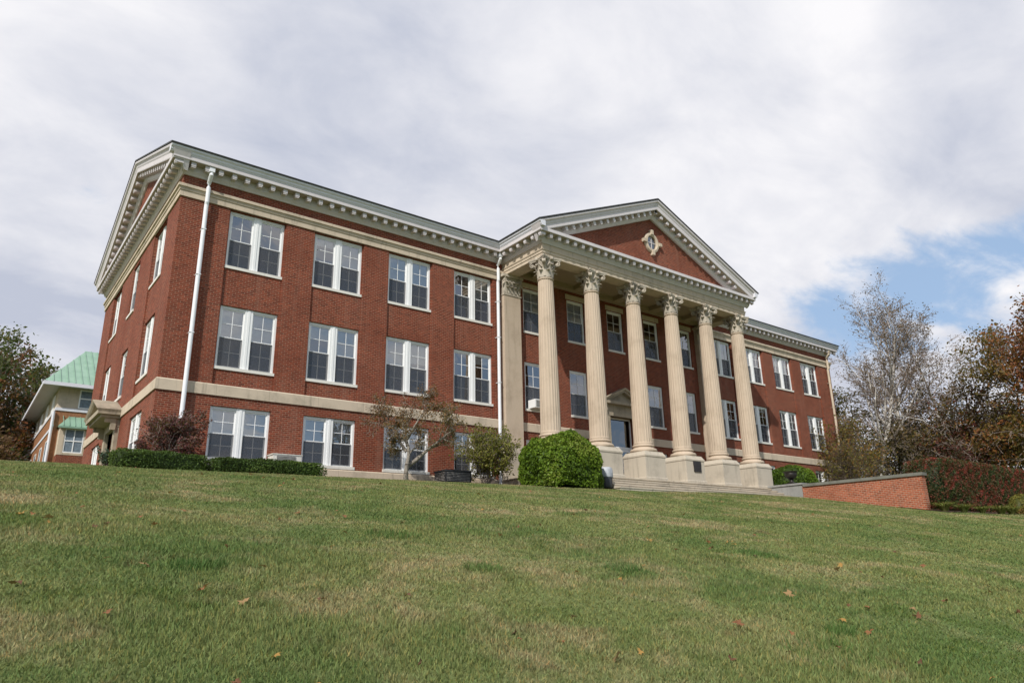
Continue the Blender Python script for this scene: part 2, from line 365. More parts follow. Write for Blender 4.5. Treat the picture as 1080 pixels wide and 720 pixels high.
# ------------------------------------------------------------------ the school
L = 45.109; D = 15.63; XC = L/2
S1 = (3.30, 3.71); S2 = (10.60, 11.08); CB = 11.48        # string courses, underside of the cornice
ROWS = [(8.198, 10.563), (4.298, 6.732), (1.0, 2.937)]
A, WW, SP = 1.819, 2.137, 3.405
bays = [A+k*SP for k in range(4)] + [L-A-WW-k*SP for k in range(4)]
sing = [XC+(k-2)*2.935-.61 for k in range(5)]; SW = 1.22
school = thing('school_building', 'long red brick school building with a white columned portico and rows of white windows', 'building', (0, 0, 0))

def heightfield(mb, rects, u0, u1, v0, v1, mp):
    """rects: (u0,u1,v0,v1,depth,mat) painted in order over a plane of depth 0"""
    us = sorted({u0, u1, *[q for r in rects for q in r[:2] if u0 <= q <= u1]}); vs = sorted({v0, v1, *[q for r in rects for q in r[2:4] if v0 <= q <= v1]})
    dep = {}
    for i in range(len(us)-1):
        for j in range(len(vs)-1):
            cu = (us[i]+us[i+1])/2; cv = (vs[j]+vs[j+1])/2; d = (0.0, 0)
            for r in rects:
                if r[0] < cu < r[1] and r[2] < cv < r[3]: d = (r[4], r[5])
            dep[i, j] = d
    for (i, j), (d, m) in dep.items():
        q = [(us[i], vs[j]), (us[i+1], vs[j]), (us[i+1], vs[j+1]), (us[i], vs[j+1])]
        mb.add([mp(u, d, v) for u, v in q], [(0, 1, 2, 3)], m)
        for (di, dj, a, b) in ((1, 0, 1, 2), (0, 1, 2, 3)):
            o = dep.get((i+di, j+dj))
            if o and abs(o[0]-d) > 1e-6:
                lo, hi = min(o[0], d), max(o[0], d)
                # deep reveal: first .3 m in wall material, the rest dark room
                cut = min(hi, lo+.30); mb.add([mp(*[q[a][0], lo, q[a][1]]), mp(q[b][0], lo, q[b][1]), mp(q[b][0], cut, q[b][1]), mp(q[a][0], cut, q[a][1])], [(0, 1, 2, 3)], 0)
                if hi > cut: mb.add([mp(q[a][0], cut, q[a][1]), mp(q[b][0], cut, q[b][1]), mp(q[b][0], hi, q[b][1]), mp(q[a][0], hi, q[a][1])], [(0, 1, 2, 3)], 1)
PD = .07; ROOM = 1.1
DOOR = (XC-.95, XC+.95, .95, 4.62)
def front_wall():
    r = []
    for x in bays: r.append((x-.04, x+WW+.04, S1[1]-.02, S2[0]+.02, PD, 0))
    for x in bays:
        for (a, b) in ROWS: r.append((x, x+WW, a, b, ROOM, 1))
    for k, x in enumerate(sing):
        for i, (a, b) in enumerate(ROWS):
            if k == 2 and i > 0: continue
            r.append((x, x+SW, a, b, ROOM, 1))
    r.append((*DOOR, ROOM+.4, 1))
    mb = MB(); heightfield(mb, r, 0, L, 0, CB+.06, lambda u, d, v: (u, d, v)); obj('wall', mb, ['brick', 'dark'], school)
front_wall()
SIDE = [(1.95, 4.09), (10.85, 12.99)]; STAIR = (6.75, 8.15); SDOOR = (6.55, 8.45, .55, 2.95)
def side_wall():
    r = []
    for (a, b) in SIDE:
        r.append((a-.04, b+.04, S1[1]-.02, S2[0]+.02, PD, 0))
        for (z0, z1) in ROWS: r.append((a, b, z0, z1, ROOM, 1))
    for z0, z1 in ((8.05, 10.45), (4.25, 6.45)): r.append((*STAIR, z0, z1, ROOM, 1))
    r.append((*SDOOR, .5, 1))
    mb = MB(); heightfield(mb, r, 0, D, 0, CB+.06, lambda u, d, v: (d, u, v)); obj('wall', mb, ['brick', 'dark'], school)
    mb = MB(); mb.add([(L, 0, 0), (L, D, 0), (L, D, CB+.06), (L, 0, CB+.06)], [(0, 1, 2, 3)]); mb.add([(L, D, 0), (0, D, 0), (0, D, CB+.06), (L, D, CB+.06)], [(0, 1, 2, 3)])
    obj('wall', mb, 'brick', school)
side_wall()

# string courses and water table
def courses():
    Z = (0, 0, 1); wing = [[(0, D, 0), (0, 0, 0), (14.85, 0, 0)], [(30.25, 0, 0), (L, 0, 0), (L, D, 0)]]
    for p in wing:
        mb = MB()
        mb.sweep([(10.60, -.02), (10.60, .055), (10.82, .055), (10.83, .085), (10.93, .10), (10.95, .15), (11.05, .15), (11.08, .11), (11.08, -.02)], p, Z, 1)
        obj('string_course', mb, 'lime', school)
    pr = [(S1[0], -.02), (S1[0], .05), (S1[1]-.04, .05), (S1[1], .02), (S1[1], -.02)]
    for p in ([(0, D, 0), (0, SDOOR[1]+.55, 0)], [(0, SDOOR[0]-.55, 0), (0, 0, 0), (XC-1.5, 0, 0)], [(XC+1.5, 0, 0), (L, 0, 0), (L, D, 0)]):
        mb = MB(); mb.sweep(pr, p, Z, 1); obj('string_course', mb, 'lime', school)
    pr = [(.68, -.02), (.68, .07), (.93, .07), (.97, .03), (.97, -.02)]
    for p in ([(0, D, 0), (0, SDOOR[1]+.5, 0)], [(0, SDOOR[0]-.5, 0), (0, 0, 0), (14.5, 0, 0)], [(30.6, 0, 0), (L, 0, 0), (L, D, 0)]):
        mb = MB(); mb.sweep(pr, p, Z, 1); obj('water_table', mb, 'lime', school)
courses()

# cornice
PX0, PX1, PY = 14.80, 30.30, -3.10                     # portico entablature faces
EAVE = [(0, D, 0), (0, 0, 0), (PX0, 0, 0), (PX0, PY, 0), (PX1, PY, 0), (PX1, 0, 0), (L, 0, 0), (L, D, 0)]
def modillions(mb, p, q, out, z0, z1, a=.13, b=.43, w=.085, sp=.53, trim=(.25, .25)):
    p, q, out = Vector(p), Vector(q), Vector(out); d = (q-p); n = d.length; d.normalize(); k = max(1, round((n-sum(trim))/sp))
    for i in range(k+1):
        t = trim[0]+(n-sum(trim))*i/k; c = p+d*t
        m = (a+b)/2; mb.obox(c+out*m+Vector((0, 0, (z0+z1)/2)), d*w, out*((b-a)/2), (0, 0, (z1-z0)/2))
        mb.obox(c+out*(b-.05)+Vector((0, 0, z0-.02)), d*w*.8, out*.035, (0, 0, .03))
def cornice():
    mb = MB()
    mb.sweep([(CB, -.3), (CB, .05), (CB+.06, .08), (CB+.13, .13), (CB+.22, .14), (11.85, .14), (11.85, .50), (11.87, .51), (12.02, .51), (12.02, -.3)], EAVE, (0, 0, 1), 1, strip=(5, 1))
    outs = [(-1, 0, 0), (0, -1, 0), (-1, 0, 0), (0, -1, 0), (1, 0, 0), (0, -1, 0), (1, 0, 0)]
    for i in range(7):
        tr = {1: (.22, .7), 2: (.7, -.33), 3: (.22, .22), 4: (-.33, .7), 5: (.7, .22)}.get(i)
        if i in (0, 6): tr = (-.3, -.35) if i == 0 else (-.35, -.3)
        modillions(mb, EAVE[i], EAVE[i+1], outs[i], 11.69, 11.845, trim=tr, sp=.5 if i else .44)
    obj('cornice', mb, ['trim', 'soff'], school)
    cy = [(12.021, .30), (12.021, .515), (12.05, .53), (12.09, .56), (12.15, .575), (12.20, .63), (12.27, .645), (12.27, .30)]
    for p in ([(-.645, 0, 0), (PX0, 0, 0), (PX0, PY-.645, 0)], [(PX1, PY-.645, 0), (PX1, 0, 0), (L+.645, 0, 0)]):
        mb = MB(); mb.sweep(cy, p, (0, 0, 1), 1); obj('gutter', mb, 'white', school)
cornice()
SL = (15.80-12.47)/(D/2+.645)                          # slope of the end gable
SLP = (15.92-12.47)/(XC-PX0+.645)
def rakes():
    def rake(pts, fixed, side, name_d):
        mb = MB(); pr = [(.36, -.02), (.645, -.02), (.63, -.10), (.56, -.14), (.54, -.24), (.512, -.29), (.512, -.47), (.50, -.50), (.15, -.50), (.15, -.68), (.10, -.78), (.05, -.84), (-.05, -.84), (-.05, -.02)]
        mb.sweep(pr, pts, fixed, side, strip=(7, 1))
        F = Vector(fixed)
        for a, b in ((pts[0], pts[1]), (pts[2], pts[1])):
            a, b = Vector(a), Vector(b); d = (b-a); n = d.length; d.normalize(); up = Vector((0, 0, 1)); up = (up-d*d.z).normalized(); k = int((n-1.9)/.5)
            for i in range(k+1):
                c = a+d*(1.75+(n-2.0)*i/k if i < k else n-.25); mb.obox(c+F*.285-up*.585, d*.085, F*.14, up*.078); mb.obox(c+F*.39-up*.68, d*.07, F*.03, up*.03)
        obj('raking_cornice', mb, ['trim', 'soff'], school)
    rake([(0, -.645, 12.27), (0, D/2, 15.62), (0, D+.645, 12.27)], (-1, 0, 0), 1, 'y')
    rake([(PX0-.645, PY, 12.27), (XC, PY, 15.86), (PX1+.645, PY, 12.27)], (0, -1, 0), -1, 'x')
    mb = MB(); mb.add([(.02, .2, 12.05), (.02, D-.2, 12.05), (.02, D/2, 15.3)], [(0, 1, 2)]); obj('tympanum', mb, 'brick', school)
    mb = MB(); mb.add([(PX0+.2, PY+.06, 12.05), (PX1-.2, PY+.06, 12.05), (XC, PY+.06, 15.45)], [(0, 1, 2)]); obj('tympanum', mb, 'brick', school)
rakes()
def roof():
    mb = MB(); t = .055; e = .68
    def slab(a, b, c, d):
        n = (Vector(b)-Vector(a)).cross(Vector(d)-Vector(a)).normalized()
        if n.z < 0: n = -n
        q = [Vector(v)-n*0 for v in (a, b, c, d)]; mb.add(q+[v+n*t for v in q], [(3, 2, 1, 0), (4, 5, 6, 7), (0, 1, 5, 4), (1, 2, 6, 5), (2, 3, 7, 6), (3, 0, 4, 7)])
    zr = 15.64; ze = 12.275
    slab((-.67, -e, ze), (L+.67, -e, ze), (L+.67, D/2, zr), (-.67, D/2, zr)); slab((-.67, D/2, zr), (L+.67, D/2, zr), (L+.67, D+e, ze), (-.67, D+e, ze))
    y0 = PY-.67; z2 = 15.88
    slab((PX0-e, y0, ze), (XC, y0, z2), (XC, D/2, z2), (PX0-e, D/2, ze)); slab((PX1+e, y0, ze), (XC, y0, z2), (XC, D/2, z2), (PX1+e, D/2, ze))
    obj('roof', mb, 'roof', school)
    mb = MB(); mb.add([(L-.02, .2, 12.05), (L-.02, D-.2, 12.05), (L-.02, D/2, 15.3)], [(0, 1, 2)]); obj('tympanum', mb, 'brick', school)
roof()

# portico
def portico():
    mb = MB()
    pr = [(10.86, -.72), (10.86, .0), (11.02, .0), (11.022, .03), (11.14, .03), (11.15, .06), (11.20, .07), (11.22, .01), (11.50, .01), (11.50, -.72)]
    mb.sweep(pr, [(PX0, .02, 0), (PX0, PY, 0), (PX1, PY, 0), (PX1, .02, 0)], (0, 0, 1), 1)
    obj('entablature', mb, 'lime', school)
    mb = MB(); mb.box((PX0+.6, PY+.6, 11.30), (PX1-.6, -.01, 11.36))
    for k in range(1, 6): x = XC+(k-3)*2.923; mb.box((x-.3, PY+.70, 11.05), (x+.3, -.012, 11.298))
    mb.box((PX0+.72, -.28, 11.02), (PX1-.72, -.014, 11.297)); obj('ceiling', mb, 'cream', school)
    # porch floor and steps
    mb = MB(); mb.box((14.45, -3.62, .30), (30.2, -.02, .885)); mb.box((14.41, -3.67, .885), (30.22, -.021, .93))
    for i, (y, z) in enumerate(((-3.98, .78), (-4.34, .63), (-4.70, .48), (-5.06, .33))): mb.box((16.9, y, -.2-.01*i), (29.98-.004*i, -3.60+.01*i, z-.045)); mb.box((16.86, y-.022, z-.045), (29.979-.004*i, y+.40, z))
    obj('steps', mb, 'step', school)
    mb = MB(); mb.box((29.99, -5.42, -.4), (30.75, -3.5, .98)); mb.box((29.93, -5.48, .98), (30.81, -3.46, 1.07)); obj('cheek_wall', mb, 'grey', school)
portico()

def shaft_mb():
    mb = MB(); nf = 22; per = 6; n = nf*per; prof = []; z0, z1 = 2.78, 9.80
    def rad(k): t = (k % per)/per; return 1-.052*max(0, math.sin(PI*min(1, max(0, (t-.12)/.88))))**.6
    rows = []
    for i in range(13):
        t = i/12; r = .445-.095*(t**1.7); rows.append((r, z0+(z1-z0)*t))
    mb.lathe(rows, n=n, rad=rad); mb.lathe([(.47, 2.70), (.47, 2.76), (.445, 2.785)], n=48); mb.lathe([(.345, 9.79), (.375, 9.81), (.385, 9.85), (.36, 9.88)], n=40)
    return mb
def base_mb():
    mb = MB(); pr = [(.60, 2.30)]
    for k in range(9): a = -PI/2+PI*k/8; pr.append((.575+.075*math.cos(a), 2.385+.085*math.sin(a)))
    pr += [(.53, 2.475), (.49, 2.52), (.485, 2.56)]
    for k in range(7): a = -PI/2+PI*k/6; pr.append((.49+.045*math.cos(a), 2.61+.05*math.sin(a)))
    pr += [(.465, 2.66), (.465, 2.70)]; mb.lathe(pr, n=40); return mb
def plinth_mb():
    mb = MB(); b = .70
    def ring(r): return lambda z: [(-r, -r, z), (r, -r, z), (r, r, z), (-r, r, z)]
    lv = [(.74, .934), (.74, 1.06), (.715, 1.09), (.70, 1.09), (.70, 2.04), (.725, 2.05), (.725, 2.12), (.66, 2.22), (.62, 2.30)]
    vs = [v for r, z in lv for v in ring(r)(z)]; m = len(lv)
    fs = [(i*4+k, i*4+(k+1) % 4, (i+1)*4+(k+1) % 4, (i+1)*4+k) for i in range(m-1) for k in range(4)]+[(3, 2, 1, 0), tuple((m-1)*4+k for k in range(4))]
    mb.add(vs, fs); return mb
def leafstrip(mb, ang, r0, z0, h, w, curl, thick=.03, flat=False):
    c, s = math.cos(ang), math.sin(ang); n = 6; vs = []
    for i in range(n+1):
        t = i/n; rr = r0+.02+.05*t*t+curl*max(0, t-.62)**1.3*2.6; z = z0+h*min(t, .86)/.86 if t < .87 else z0+h*(1-(t-.86)*1.1)
        ww = w*(1-.15*t)*(math.sin(PI*(.18+.80*t))**.5)*(1+.12*(i % 2))
        for u in (-1, -.35, .35, 1):
            q = rr-.035*(abs(u) > .5)+(0.012 if abs(u) < .5 else 0); vs.append((c*q-s*ww*u, s*q+c*ww*u, z))
    k = len(vs); inner = [(x-c*thick, y-s*thick, z) for x, y, z in vs]; fs = []
    for i in range(n):
        for j in range(3):
            a = i*4+j; fs += [(a, a+1, a+5, a+4), (k+a, k+a+4, k+a+5, k+a+1)]
        fs += [(i*4, i*4+4, k+i*4+4, k+i*4), (i*4+3, k+i*4+3, k+i*4+7, i*4+7)]
    fs += [(n*4+j, n*4+j+1, k+n*4+j+1, k+n*4+j) for j in range(3)]
    mb.add(vs+inner, fs)
def volute(mb, ang, r, z, R=.13):
    """scroll under an abacus corner: a spiral strip in the vertical plane of the diagonal, wound twice"""
    d = Vector((math.cos(ang), math.sin(ang), 0)); t = Vector((-d.y, d.x, 0)); N = 18; vs = []
    c = d*r+Vector((0, 0, z))
    for i in range(N+1):
        a = PI*.5-2*PI*1.4*i/N; q = R*(1-.72*i/N)
        for rad in (q, q-.035):
            for w in (-.085, .085): vs.append(c+d*math.cos(a)*rad+Vector((0, 0, 1))*math.sin(a)*rad+t*w)
    fs = []
    for i in range(N): a = i*4; fs += [(a, a+1, a+5, a+4), (a+2, a+6, a+7, a+3), (a, a+4, a+6, a+2), (a+1, a+3, a+7, a+5)]
    mb.add(vs, fs)
    mb.tube([c-t*.09, c+t*.09], .04, 8)
    mb.tube([d*.30+Vector((0, 0, z-.30)), d*(r-.10)+Vector((0, 0, z-.02)), d*r+Vector((0, 0, z+R-.02))], [.05, .05, .04], 6)
def capital_mb():
    mb = MB(); z = 9.88
    mb.lathe([(.34, z), (.345, z+.3), (.37, z+.6), (.43, z+.80), (.45, z+.86)], n=28)
    for k in range(8): leafstrip(mb, 2*PI*k/8+PI/8, .345, z+.01, .36, .135, .22)
    for k in range(8): leafstrip(mb, 2*PI*k/8, .35, z+.05, .62, .14, .26)
    for k in range(4): volute(mb, PI/4+k*PI/2, .60, z+.70)
    for k in range(4):
        a = k*PI/2; d = Vector((math.cos(a), math.sin(a), 0)); t = Vector((-d.y, d.x, 0))
        for sgn in (-1, 1): mb.tube([d*.38+t*.20*sgn+Vector((0, 0, z+.50)), d*.45+t*.10*sgn+Vector((0, 0, z+.72)), d*.46+t*.04*sgn+Vector((0, 0, z+.66))], [.035, .04, .03], 6)
        mb.lathe([(.02, -.09), (.075, -.06), (.085, 0), (.06, .06), (.02, .09)], (d*.50+Vector((0, 0, z+.90)))[:], 10)
    # abacus with concave sides and cut corners
    pts = []
    for k in range(4):
        a = k*PI/2; 
        for u in np.linspace(-.92, .92, 9): q = .45+.13*u*u; pts.append(Vector((q*math.cos(a)-u*.58*math.sin(a), q*math.sin(a)+u*.58*math.cos(a), 0)))
    n = len(pts); vs = []
    for zz, s in ((z+.84, .95), (z+.90, .97), (z+.91, 1.02), (z+.978, 1.03)): vs += [p*s+Vector((0, 0, zz)) for p in pts]
    fs = [(i*n+k, i*n+(k+1) % n, (i+1)*n+(k+1) % n, (i+1)*n+k) for i in range(3) for k in range(n)]+[tuple(range(n))[::-1], tuple(3*n+k for k in range(n))]
    mb.add(vs, fs); return mb
CX = [XC+(k-2.5)*2.923 for k in range(6)]; CY = -2.725
def columns():
    me = [shaft_mb().mesh('shaft', 'col', True), base_mb().mesh('column_base', 'col', True), capital_mb().mesh('capital', 'cap', True)]
    for k, x in enumerate(CX):
        c = link('column', plinth_mb().mesh('column', 'ped') if k == 0 else me_p, school, (x, CY, 0))
        me_p = c.data
        for nm, m in zip(('shaft', 'column_base', 'capital'), me): link(nm, m, c)
        if k == 3:
            mb = MB(); mb.box((-.17, -.735, 1.80), (.41, -.702, 2.02)); mb.box((-.15, -.74, 1.48), (.39, -.702, 1.795)); mb.v = [(x_, y_, 1.50+(z_-1.48)*.95) for x_, y_, z_ in mb.v]
            obj('plaque', mb, 'bronze', c)
columns()
def pilasters():
    for xa, xb in ((14.62, 15.74), (29.37, 30.49)):
        mb = MB(); xm = (xa+xb)/2; w = (xb-xa)/2
        mb.box((xm-w+.06, -.30, 2.50), (xm+w-.06, .01, 9.82))
        for x in (xm-w+.18, xm+w-.18): pass
        p = obj('pilaster', mb, 'col', school)
        mb = MB(); mb.box((xm-w-.05, -.42, .32), (xm+w+.05, .012, 2.2)); mb.box((xm-w-.02, -.39, 2.2), (xm+w+.02, .013, 2.30)); mb.box((xm-w+.0, -.36, 2.30), (xm+w-.0, .014, 2.42)); mb.box((xm-w+.03, -.33, 2.42), (xm+w-.03, .015, 2.50)); obj('plinth', mb, 'ped', p)
        mb = MB(); mb.box((xm-w+.03, -.33, 9.80), (xm+w-.03, .016, 9.87)); mb.box((xm-w+.07, -.31, 9.87), (xm+w-.07, .017, 10.72)); mb.box((xm-w-.06, -.42, 10.72), (xm+w+.06, .018, 10.86))
        t = MB()
        for u in (-.33, 0, .33): leafstrip(t, -PI/2, 0, 0, .36, .15, .2); 
        def strip(u, z0, h, ww):
            q = MB(); leafstrip(q, -PI/2, .0, z0, h, ww, .22); mb.add([(x+xm+u, y-.30, z) for x, y, z in q.v], q.f)
        for u in (-.36, -.12, .12, .36): strip(u, 9.88, .36, .12)
        for u in (-.42, -.22, 0, .22, .42): strip(u, 9.92, .60, .12)
        for u in (-.46, .46):
            q = MB(); volute(q, -PI/2, 0, 0, .13); mb.add([(xm+u+(-1 if u < 0 else 1)*(-y)*.6, -.34+x*.8, z+10.58) for x, y, z in q.v], q.f)
        obj('capital', mb, 'cap', p)
pilasters()

# windows
def win_meshes(w, h, n, drop, seed):
    """outer face at y=0, recess +y; origin at lower left; n lights side by side"""
    f = MB(); cas = .085; mull = .29; sill = .0; iw = (w-2*cas-mull*(n-1))/n; zb, zt = .13, h-.10
    f.box((.002, .02, .10), (cas, .16, h-.003)); f.box((w-cas, .02, .10), (w-.002, .16, h-.003)); f.box((cas, .021, zt), (w-cas, .161, h-.004)); f.box((cas, .022, .10), (w-cas, .162, zb))
    gl = MB(); sc = MB(); bl = MB(); mt = MB(); mid = (zb+zt)/2; rnd = random.Random(seed)
    for k in range(n):
        x0 = cas+k*(iw+mull); x1 = x0+iw
        if k: f.box((x0-mull, -.004, .10), (x0, .163, h-.003)); f.box((x0-mull+.10, -.02, .11), (x0-.10, .0, h-.05))
        st = .048
        for (za, zc, yy) in ((mid-.02, zt, .055), (zb, mid+.02, .085)):
            f.box((x0, yy, za), (x0+st, yy+.03, zc)); f.box((x1-st, yy, za), (x1, yy+.03, zc)); f.box((x0+st, yy+.001, zc-st), (x1-st, yy+.031, zc)); f.box((x0+st, yy+.001, za), (x1-st, yy+.031, za+st))
            a0, a1, b0, b1 = x0+st, x1-st, za+st, zc-st; ym = yy+.014
            gl.add([(a0, ym, b0), (a1, ym, b0), (a1, ym, b1), (a0, ym, b1)], [(0, 1, 2, 3)])
            xm, zm = (a0+a1)/2, (b0+b1)/2
            f.box((xm-.011, ym-.012, b0), (xm+.011, ym+.012, b1)); f.box((a0, ym-.011, zm-.011), (a1, ym+.011, zm+.011))
        sc.add([(x0+.01, .045, zb+.01), (x1-.01, .045, zb+.01), (x1-.01, .045, mid), (x0+.01, .045, mid)], [(0, 1, 2, 3)])
        dd = drop[k % len(drop)]
        if dd > 0: zz = zt-dd*(zt-zb); bl.add([(x0+.02, .14, zz), (x1-.02, .14, zz), (x1-.02, .14, zt), (x0+.02, .14, zt)], [(0, 1, 2, 3)])
    s = MB(); s.box((-.025, -.10, -.01), (w+.025, .10, .10))
    out = [f.mesh('window', 'frame'), ('sill', s.mesh('sill', 'sillp')), ('pane', gl.mesh('pane', 'glass')), ('screen', sc.mesh('screen', 'screen'))]
    if bl.v: out.append(('blind', bl.mesh('blind', 'blind')))
    return out
cache = {}
rw = random.Random(11)
def window(x, y, z, w, h, n, drop, rz=0, parent=school):
    key = (round(w, 3), round(h, 3), n, tuple(drop))
    if key not in cache: cache[key] = win_meshes(w, h, n, drop, len(cache))
    ms = cache[key]; f = link('window', ms[0], parent, (x, y, z), rz)
    for nm, m in ms[1:]: link(nm, m, f)
    return f
DR = [(.2, .48), (.5, .12), (.48, .48), (.3, .5), (.5, .72), (.38, .0)]
pat = {(0, 0): (0, 0), (0, 1): (.16, .48), (0, 2): (.48, .48), (0, 3): (0, .48), (1, 0): (.48, .48), (1, 1): (.26, .5), (1, 2): (.48, .40), (1, 3): (0, .18), (2, 0): (.48, .48), (2, 1): (.70, .44), (2, 2): (.48, .3), (2, 3): (.48, .5)}
for k, x in enumerate(bays):
    for i, (a, b) in enumerate(ROWS):
        d = pat.get((i, k)) or DR[rw.randrange(6)]
        window(x, (PD if i < 2 else 0)+.055, a, WW, b-a, 2, d)
for k, x in enumerate(sing):
    for i, (a, b) in enumerate(ROWS):
        if k == 2 and i > 0: continue
        window(x, .055, a, SW, b-a, 1, (.48,) if (k, i) in ((0, 0), (1, 0)) else (0,))
for (a, b) in SIDE:
    for i, (z0, z1) in enumerate(ROWS): window((PD if i < 2 else 0)+.055, b, z0, b-a, z1-z0, 2, (.5, .3), -PI/2)
for z0, z1 in ((8.05, 10.45), (4.25, 6.45)): window(.055, STAIR[1], z0, STAIR[1]-STAIR[0], z1-z0, 1, (.3,), -PI/2)
# grey lintels over the top portico windows
def lintels():
    for x in sing:
        mb = MB(); mb.box((x-.08, -.03, 10.57), (x+SW+.08, .02, 10.84)); obj('lintel', mb, 'lime', school)
lintels()

# main door
def main_door():
    x0, x1, z0, z1 = DOOR
    s = MB()
    for a, b in ((x0-.42, x0), (x1, x1+.42)): s.box((a, -.16, .935), (b, .10, 4.62)); s.box((a-.03, -.19, .936), (b+.03, .09, 1.2))
    s.box((x0-.45, -.18, 4.62), (x1+.45, .10, 4.84)); s.box((x0-.42, -.15, 4.84), (x1+.42, .099, 5.22))
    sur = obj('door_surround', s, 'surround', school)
    p = MB(); w = (x1-x0)/2+.62; p.box((XC-w, -.42, 5.22), (XC+w, .098, 5.36))
    zt = 6.16
    p.sweep([(.0, 0), (.46, 0), (.42, -.10), (.34, -.12), (.34, -.20), (.0, -.20)], [(XC-w-.02, -.03, 5.36+.06), (XC, -.03, zt), (XC+w+.02, -.03, 5.36+.06)], (0, -1, 0), -1)
    p.add([(XC-w+.1, -.14, 5.361), (XC+w-.1, -.14, 5.361), (XC, -.14, zt-.1)], [(0, 1, 2)])
    for sx in (-1, 1): p.box((XC+sx*(w-.22)-.11, -.30, 4.85), (XC+sx*(w-.22)+.11, -.151, 5.219))
    obj('pediment', p, 'surround', sur)
    f = MB(); T = 3.05
    f.box((x0, .24, z0), (x0+.07, .32, z1)); f.box((x1-.07, .24, z0), (x1, .32, z1)); f.box((x0+.07, .239, z1-.07), (x1-.07, .319, z1)); f.box((x0+.07, .238, T-.06), (x1-.07, .318, T+.06))
    for k in range(2):
        a = x0+.07+k*(x1-x0-.14)/2; b = a+(x1-x0-.14)/2
        for u, v in ((a+.01, a+.12), (b-.12, b-.01)): f.box((u, .22, z0+.02), (v, .27, T-.07))
        for zz in (z0+.03, 1.95, T-.20): f.box((a+.12, .221, zz), (b-.12, .269, zz+.12))
    d = obj('entrance_door', f, 'frame', school)
    g = MB(); g.add([(x0+.07, .245, z0), (x1-.07, .245, z0), (x1-.07, .245, T-.07), (x0+.07, .245, T-.07)], [(0, 1, 2, 3)]); obj('pane', g, 'dglass', d)
    g = MB(); g.add([(x0+.07, .275, T+.06), (x1-.07, .275, T+.06), (x1-.07, .275, z1-.07), (x0+.07, .275, z1-.07)], [(0, 1, 2, 3)]); obj('transom', g, 'dglass', d)
    h = MB()
    for sx in (-1, 1): h.tube([(XC+sx*.14, .20, 1.7), (XC+sx*.14, .14, 1.72), (XC+sx*.14, .14, 2.2), (XC+sx*.14, .20, 2.22)], .018, 6)
    obj('handle', h, 'metal', d)
main_door()
def oculus():
    mb = MB(); y = PY+.06; zc = 13.55; xc = XC-.05; N = 32; rx, rz = .34, .385
    vs = []
    for k in range(N):
        a = 2*PI*k/N
        for r, yy in ((1.0, y-.005), (1.0, y-.10), (1.14, y-.14), (1.40, y-.12), (1.50, y-.06), (1.5, y+.01)): vs.append((xc+rx*(1+(r-1)*1.25)*math.cos(a), yy, zc+rz*r*math.sin(a)))
    m = 6; mb.add(vs, [(k*m+j, ((k+1) % N)*m+j, ((k+1) % N)*m+j+1, k*m+j+1) for k in range(N) for j in range(m-1)])
    for a in (0, PI/2, PI, 3*PI/2): c, s = math.cos(a), math.sin(a); mb.obox((xc+c*.60, y-.09, zc+s*.59), (.09*abs(s)+.11*abs(c), 0, 0), (0, .09, 0), (0, 0, .09*abs(c)+.13*abs(s)))
    o = obj('oculus', mb, 'lime', school, smooth=True)
    g = MB(); g.add([(xc+rx*math.cos(2*PI*k/N)*1.02, y-.02, zc+rz*1.02*math.sin(2*PI*k/N)) for k in range(N)], [tuple(range(N))]); obj('pane', g, 'dglass', o)
    f = MB(); f.box((xc-.02, y-.05, zc-rz), (xc+.02, y-.022, zc+rz)); f.box((xc-rx, y-.049, zc-.02), (xc+rx, y-.023, zc+.02)); obj('muntin', f, 'trim', o)
oculus()
def side_door():
    a, b, z0, z1 = SDOOR; s = MB()
    for u, v in ((a-.42, a), (b, b+.42)): s.box((-.14, u, .3), (.10, v, z1))
    s.box((-.15, a-.44, z1), (.10, b+.44, z1+.40)); sur = obj('door_surround', s, 'surround', school)
    h = MB(); c = (a+b)/2; w = 1.62
    h.box((-.85, c-w, 3.38), (.02, c+w, 3.55)); h.box((-.72, c-w+.12, 3.26), (.021, c+w-.12, 3.379))
    h.sweep([(.0, 0), (.92, 0), (.86, -.10), (.80, -.16), (0, -.16)], [(.0, c-w-.04, 3.58), (.0, c, 4.22), (.0, c+w+.04, 3.58)], (-1, 0, 0), 1)
    h.add([(-.6, c-w, 3.551), (-.6, c+w, 3.551), (-.6, c, 4.1)], [(0, 1, 2)])
    for u in (c-w+.25, c+w-.25): h.box((-.55, u-.07, 3.08), (-.145, u+.07, 3.259)); h.box((-.34, u-.065, 2.8), (-.146, u+.065, 3.08))
    obj('hood', h, 'surround', sur)
    d = MB(); d.box((.26, a, .55), (.32, b, z1)); d.box((.23, a+.02, 2.35), (.259, b-.02, 2.42)); d.box((.235, c-.03, .6), (.258, c+.03, 2.35)); o = obj('side_door', d, 'gdoor', school)
    q = MB(); q.box((.19, c+.10, 1.45), (.234, c+.14, 1.75)); obj('handle', q, 'metal', o)
side_door()
def downspouts():
    for x, y0, top in ((.87, -.02, 11.70), (14.42, -.02, 11.70), (44.55, -.02, 11.70)):
        mb = MB(); zg = .45
        mb.tube([(x, -.42, 12.0), (x, -.40, 11.55), (x, -.14, 11.30), (x, -.20, 11.10), (x, -.20, 10.5), (x, -.16, 10.4), (x, -.16, 3.85), (x, -.16, zg+.2), (x, -.30, zg)], .078, 12)
        mb.box((x-.10, -.47, 11.66), (x+.10, -.16, 11.84))
        for z in (9.4, 7.6, 5.4): mb.box((x-.085, -.242, z), (x+.085, .0, z+.025))
        obj('downspout', mb, 'pipe' if x < 40 else 'lime', school)
downspouts()

